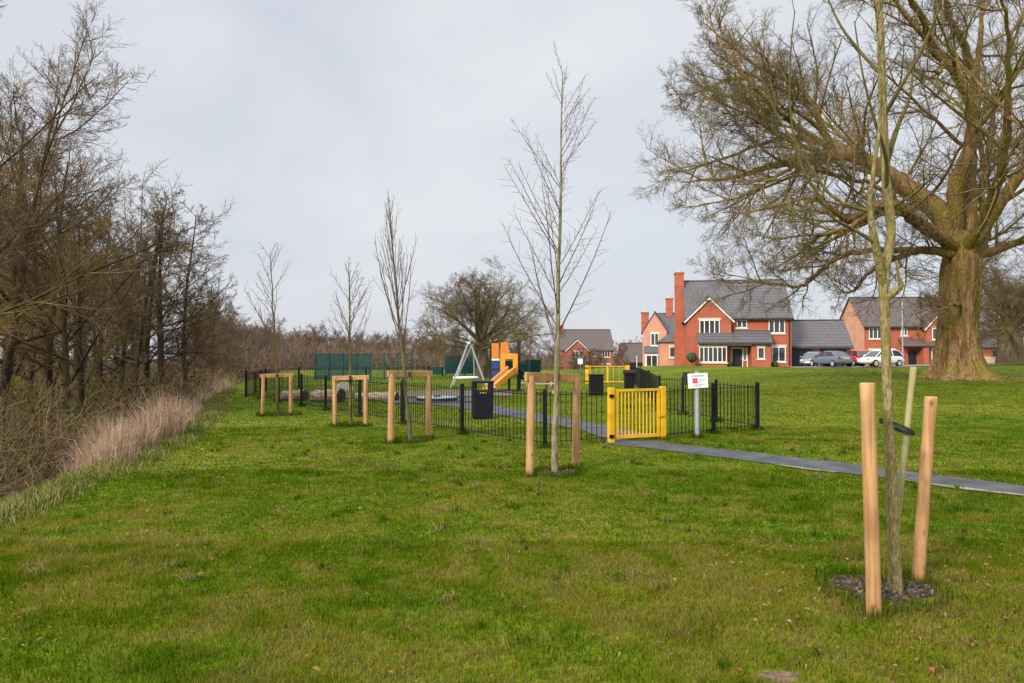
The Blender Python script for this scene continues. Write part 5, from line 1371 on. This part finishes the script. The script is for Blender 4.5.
# fallen leaves
rs = np.random.RandomState(15); n = 1300
d = np.sqrt(rs.uniform(9, 150, n)); x = rs.uniform(-1, 1, n)*(.75*d); x = np.where(rs.rand(n) < .2, rs.uniform(1.4, 3.6, n), x); y = np.where(x > 1.4, np.minimum(d, 3.4+rs.rand(n)*3), d)
k = x > edge(y)+.1; x, y = x[k], y[k]
a_ = rs.rand(1100)*2*PI; r_ = 1.45+np.abs(rs.normal(0, .75, 1100)); x = np.concatenate((x, 20.5+np.cos(a_)*r_*1.15)); y = np.concatenate((y, 33+np.sin(a_)*r_)); n = len(x)
V = []; Q = []; Cc = []
for i in range(n):
    c = np.array((x[i], y[i], gz(x[i], y[i])+rs.uniform(.02, .05))); u = rs.normal(0, 1, 3)*np.array((1, 1, .35)); u /= np.linalg.norm(u); v = np.cross(u, np.array((rs.normal(0, .4), rs.normal(0, .4), 1))); v /= np.linalg.norm(v)
    l = rs.uniform(.011, .025)*(1 if y[i] < 12 else 2.2); w_ = l*rs.uniform(.35, .6); b = len(V)
    V += [c-u*l, c+v*w_+np.array((0, 0, .006)), c+u*l, c-v*w_+np.array((0, 0, .008))]; Q.append((b, b+1, b+2, b+3))
    cc = np.array([(.32, .13, .05), (.26, .16, .075), (.36, .21, .12), (.2, .09, .045), (.34, .24, .1)][rs.randint(5)])*rs.uniform(.8, 1.2); Cc += [cc]*4
tag(np_mesh('fallen_leaves', np.array(V), np.array(Q), None, M['dead'], colors=np.array(Cc)), kind='stuff')

# bare earth scuffs in the near lawn
for i, (px_, py_, rx, ry) in enumerate(PATCH):
    a = np.arange(22)*2*PI/22; pr = 1+.2*np.sin(3*a+i)+.1*np.sin(7*a+i*2); V = [(px_, py_, gz(px_, py_)+.004)]
    for f in (.5, 1.0):
        for j in range(22):
            xx, yy = px_+rx*f*pr[j]*math.cos(a[j]), py_+ry*f*pr[j]*math.sin(a[j]); V.append((xx, yy, gz(xx, yy)+.003*(1-f)+.001))
    T = [(0, 1+j, 1+(j+1) % 22) for j in range(22)]; Q = [(1+j, 23+j, 23+(j+1) % 22, 1+(j+1) % 22) for j in range(22)]
    tag(np_mesh('bare_earth', np.array(V), np.array(Q), np.array(T), mat('bare earth', [(.08, .048, .03), (.16, .10, .068), (.22, .15, .11)], 25, .95, .6)), kind='structure')

# ------------------------------------------------------------------ light, sky, camera
SUN_EL, SUN_AZ = 30, 222           # azimuth measured from +y clockwise: behind and to the left
w = bpy.data.worlds.new('World'); scene.world = w; w.use_nodes = True
nt = w.node_tree; nt.nodes.clear()
out = N(nt, 'ShaderNodeOutputWorld'); bg = N(nt, 'ShaderNodeBackground'); bg.inputs[1].default_value = .1
sky = N(nt, 'ShaderNodeTexSky'); sky.sky_type = 'NISHITA'; sky.sun_disc = False; sky.sun_elevation = R(SUN_EL); sky.sun_rotation = R(SUN_AZ); sky.altitude = 50; sky.dust_density = 3
tc = N(nt, 'ShaderNodeTexCoord'); sp = N(nt, 'ShaderNodeSeparateXYZ'); nt.links.new(tc.outputs['Generated'], sp.inputs[0])
mp = N(nt, 'ShaderNodeMapping'); mp.inputs['Scale'].default_value = (1.3, 1.3, 2.6); mp.inputs['Rotation'].default_value = (0, R(14), R(20)); nt.links.new(tc.outputs['Generated'], mp.inputs[0])
nz = N(nt, 'ShaderNodeTexNoise'); nz.inputs['Scale'].default_value = 1.7; nz.inputs['Detail'].default_value = 7; nz.inputs['Roughness'].default_value = .5; nz.inputs['Distortion'].default_value = .4
nt.links.new(mp.outputs[0], nz.inputs['Vector'])
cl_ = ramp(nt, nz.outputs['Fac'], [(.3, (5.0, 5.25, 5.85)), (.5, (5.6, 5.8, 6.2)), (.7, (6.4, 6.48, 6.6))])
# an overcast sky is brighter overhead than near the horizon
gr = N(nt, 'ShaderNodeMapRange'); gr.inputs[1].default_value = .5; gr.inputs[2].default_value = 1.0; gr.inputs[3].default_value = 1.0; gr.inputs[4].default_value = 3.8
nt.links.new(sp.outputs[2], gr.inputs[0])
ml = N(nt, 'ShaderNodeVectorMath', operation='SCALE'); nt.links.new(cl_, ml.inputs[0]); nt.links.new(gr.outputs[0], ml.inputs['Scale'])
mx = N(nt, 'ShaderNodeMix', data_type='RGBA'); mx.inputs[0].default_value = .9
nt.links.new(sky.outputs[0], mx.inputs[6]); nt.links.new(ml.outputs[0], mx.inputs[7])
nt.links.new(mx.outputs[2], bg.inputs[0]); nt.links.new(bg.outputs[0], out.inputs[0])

sl = bpy.data.lights.new('sun', 'SUN'); sl.energy = 3.0; sl.angle = R(13); sl.color = (1, .92, .79)
so = bpy.data.objects.new('sun', sl); COL.objects.link(so)
az = R(SUN_AZ); dv = Vector((math.sin(az)*math.cos(R(SUN_EL)), math.cos(az)*math.cos(R(SUN_EL)), math.sin(R(SUN_EL))))
so.rotation_euler = dv.to_track_quat('Z', 'Y').to_euler(); so.location = (0, -10, 30)

cam = bpy.data.cameras.new('camera'); co = bpy.data.objects.new('camera', cam); COL.objects.link(co)
co.location = (0, 0, 1.6); co.rotation_euler = (R(90+1.07), 0, 0)
cam.sensor_width = 36; cam.lens = 720/1024*36; cam.clip_end = 3000; cam.clip_start = .05
scene.camera = co
scene.view_settings.view_transform = 'Standard'; scene.view_settings.look = 'None'
scene.view_settings.exposure = .44; scene.view_settings.gamma = 1; scene.view_settings.use_curve_mapping = False
scene.cycles.max_bounces = 6; scene.cycles.diffuse_bounces = 3; scene.cycles.transparent_max_bounces = 8
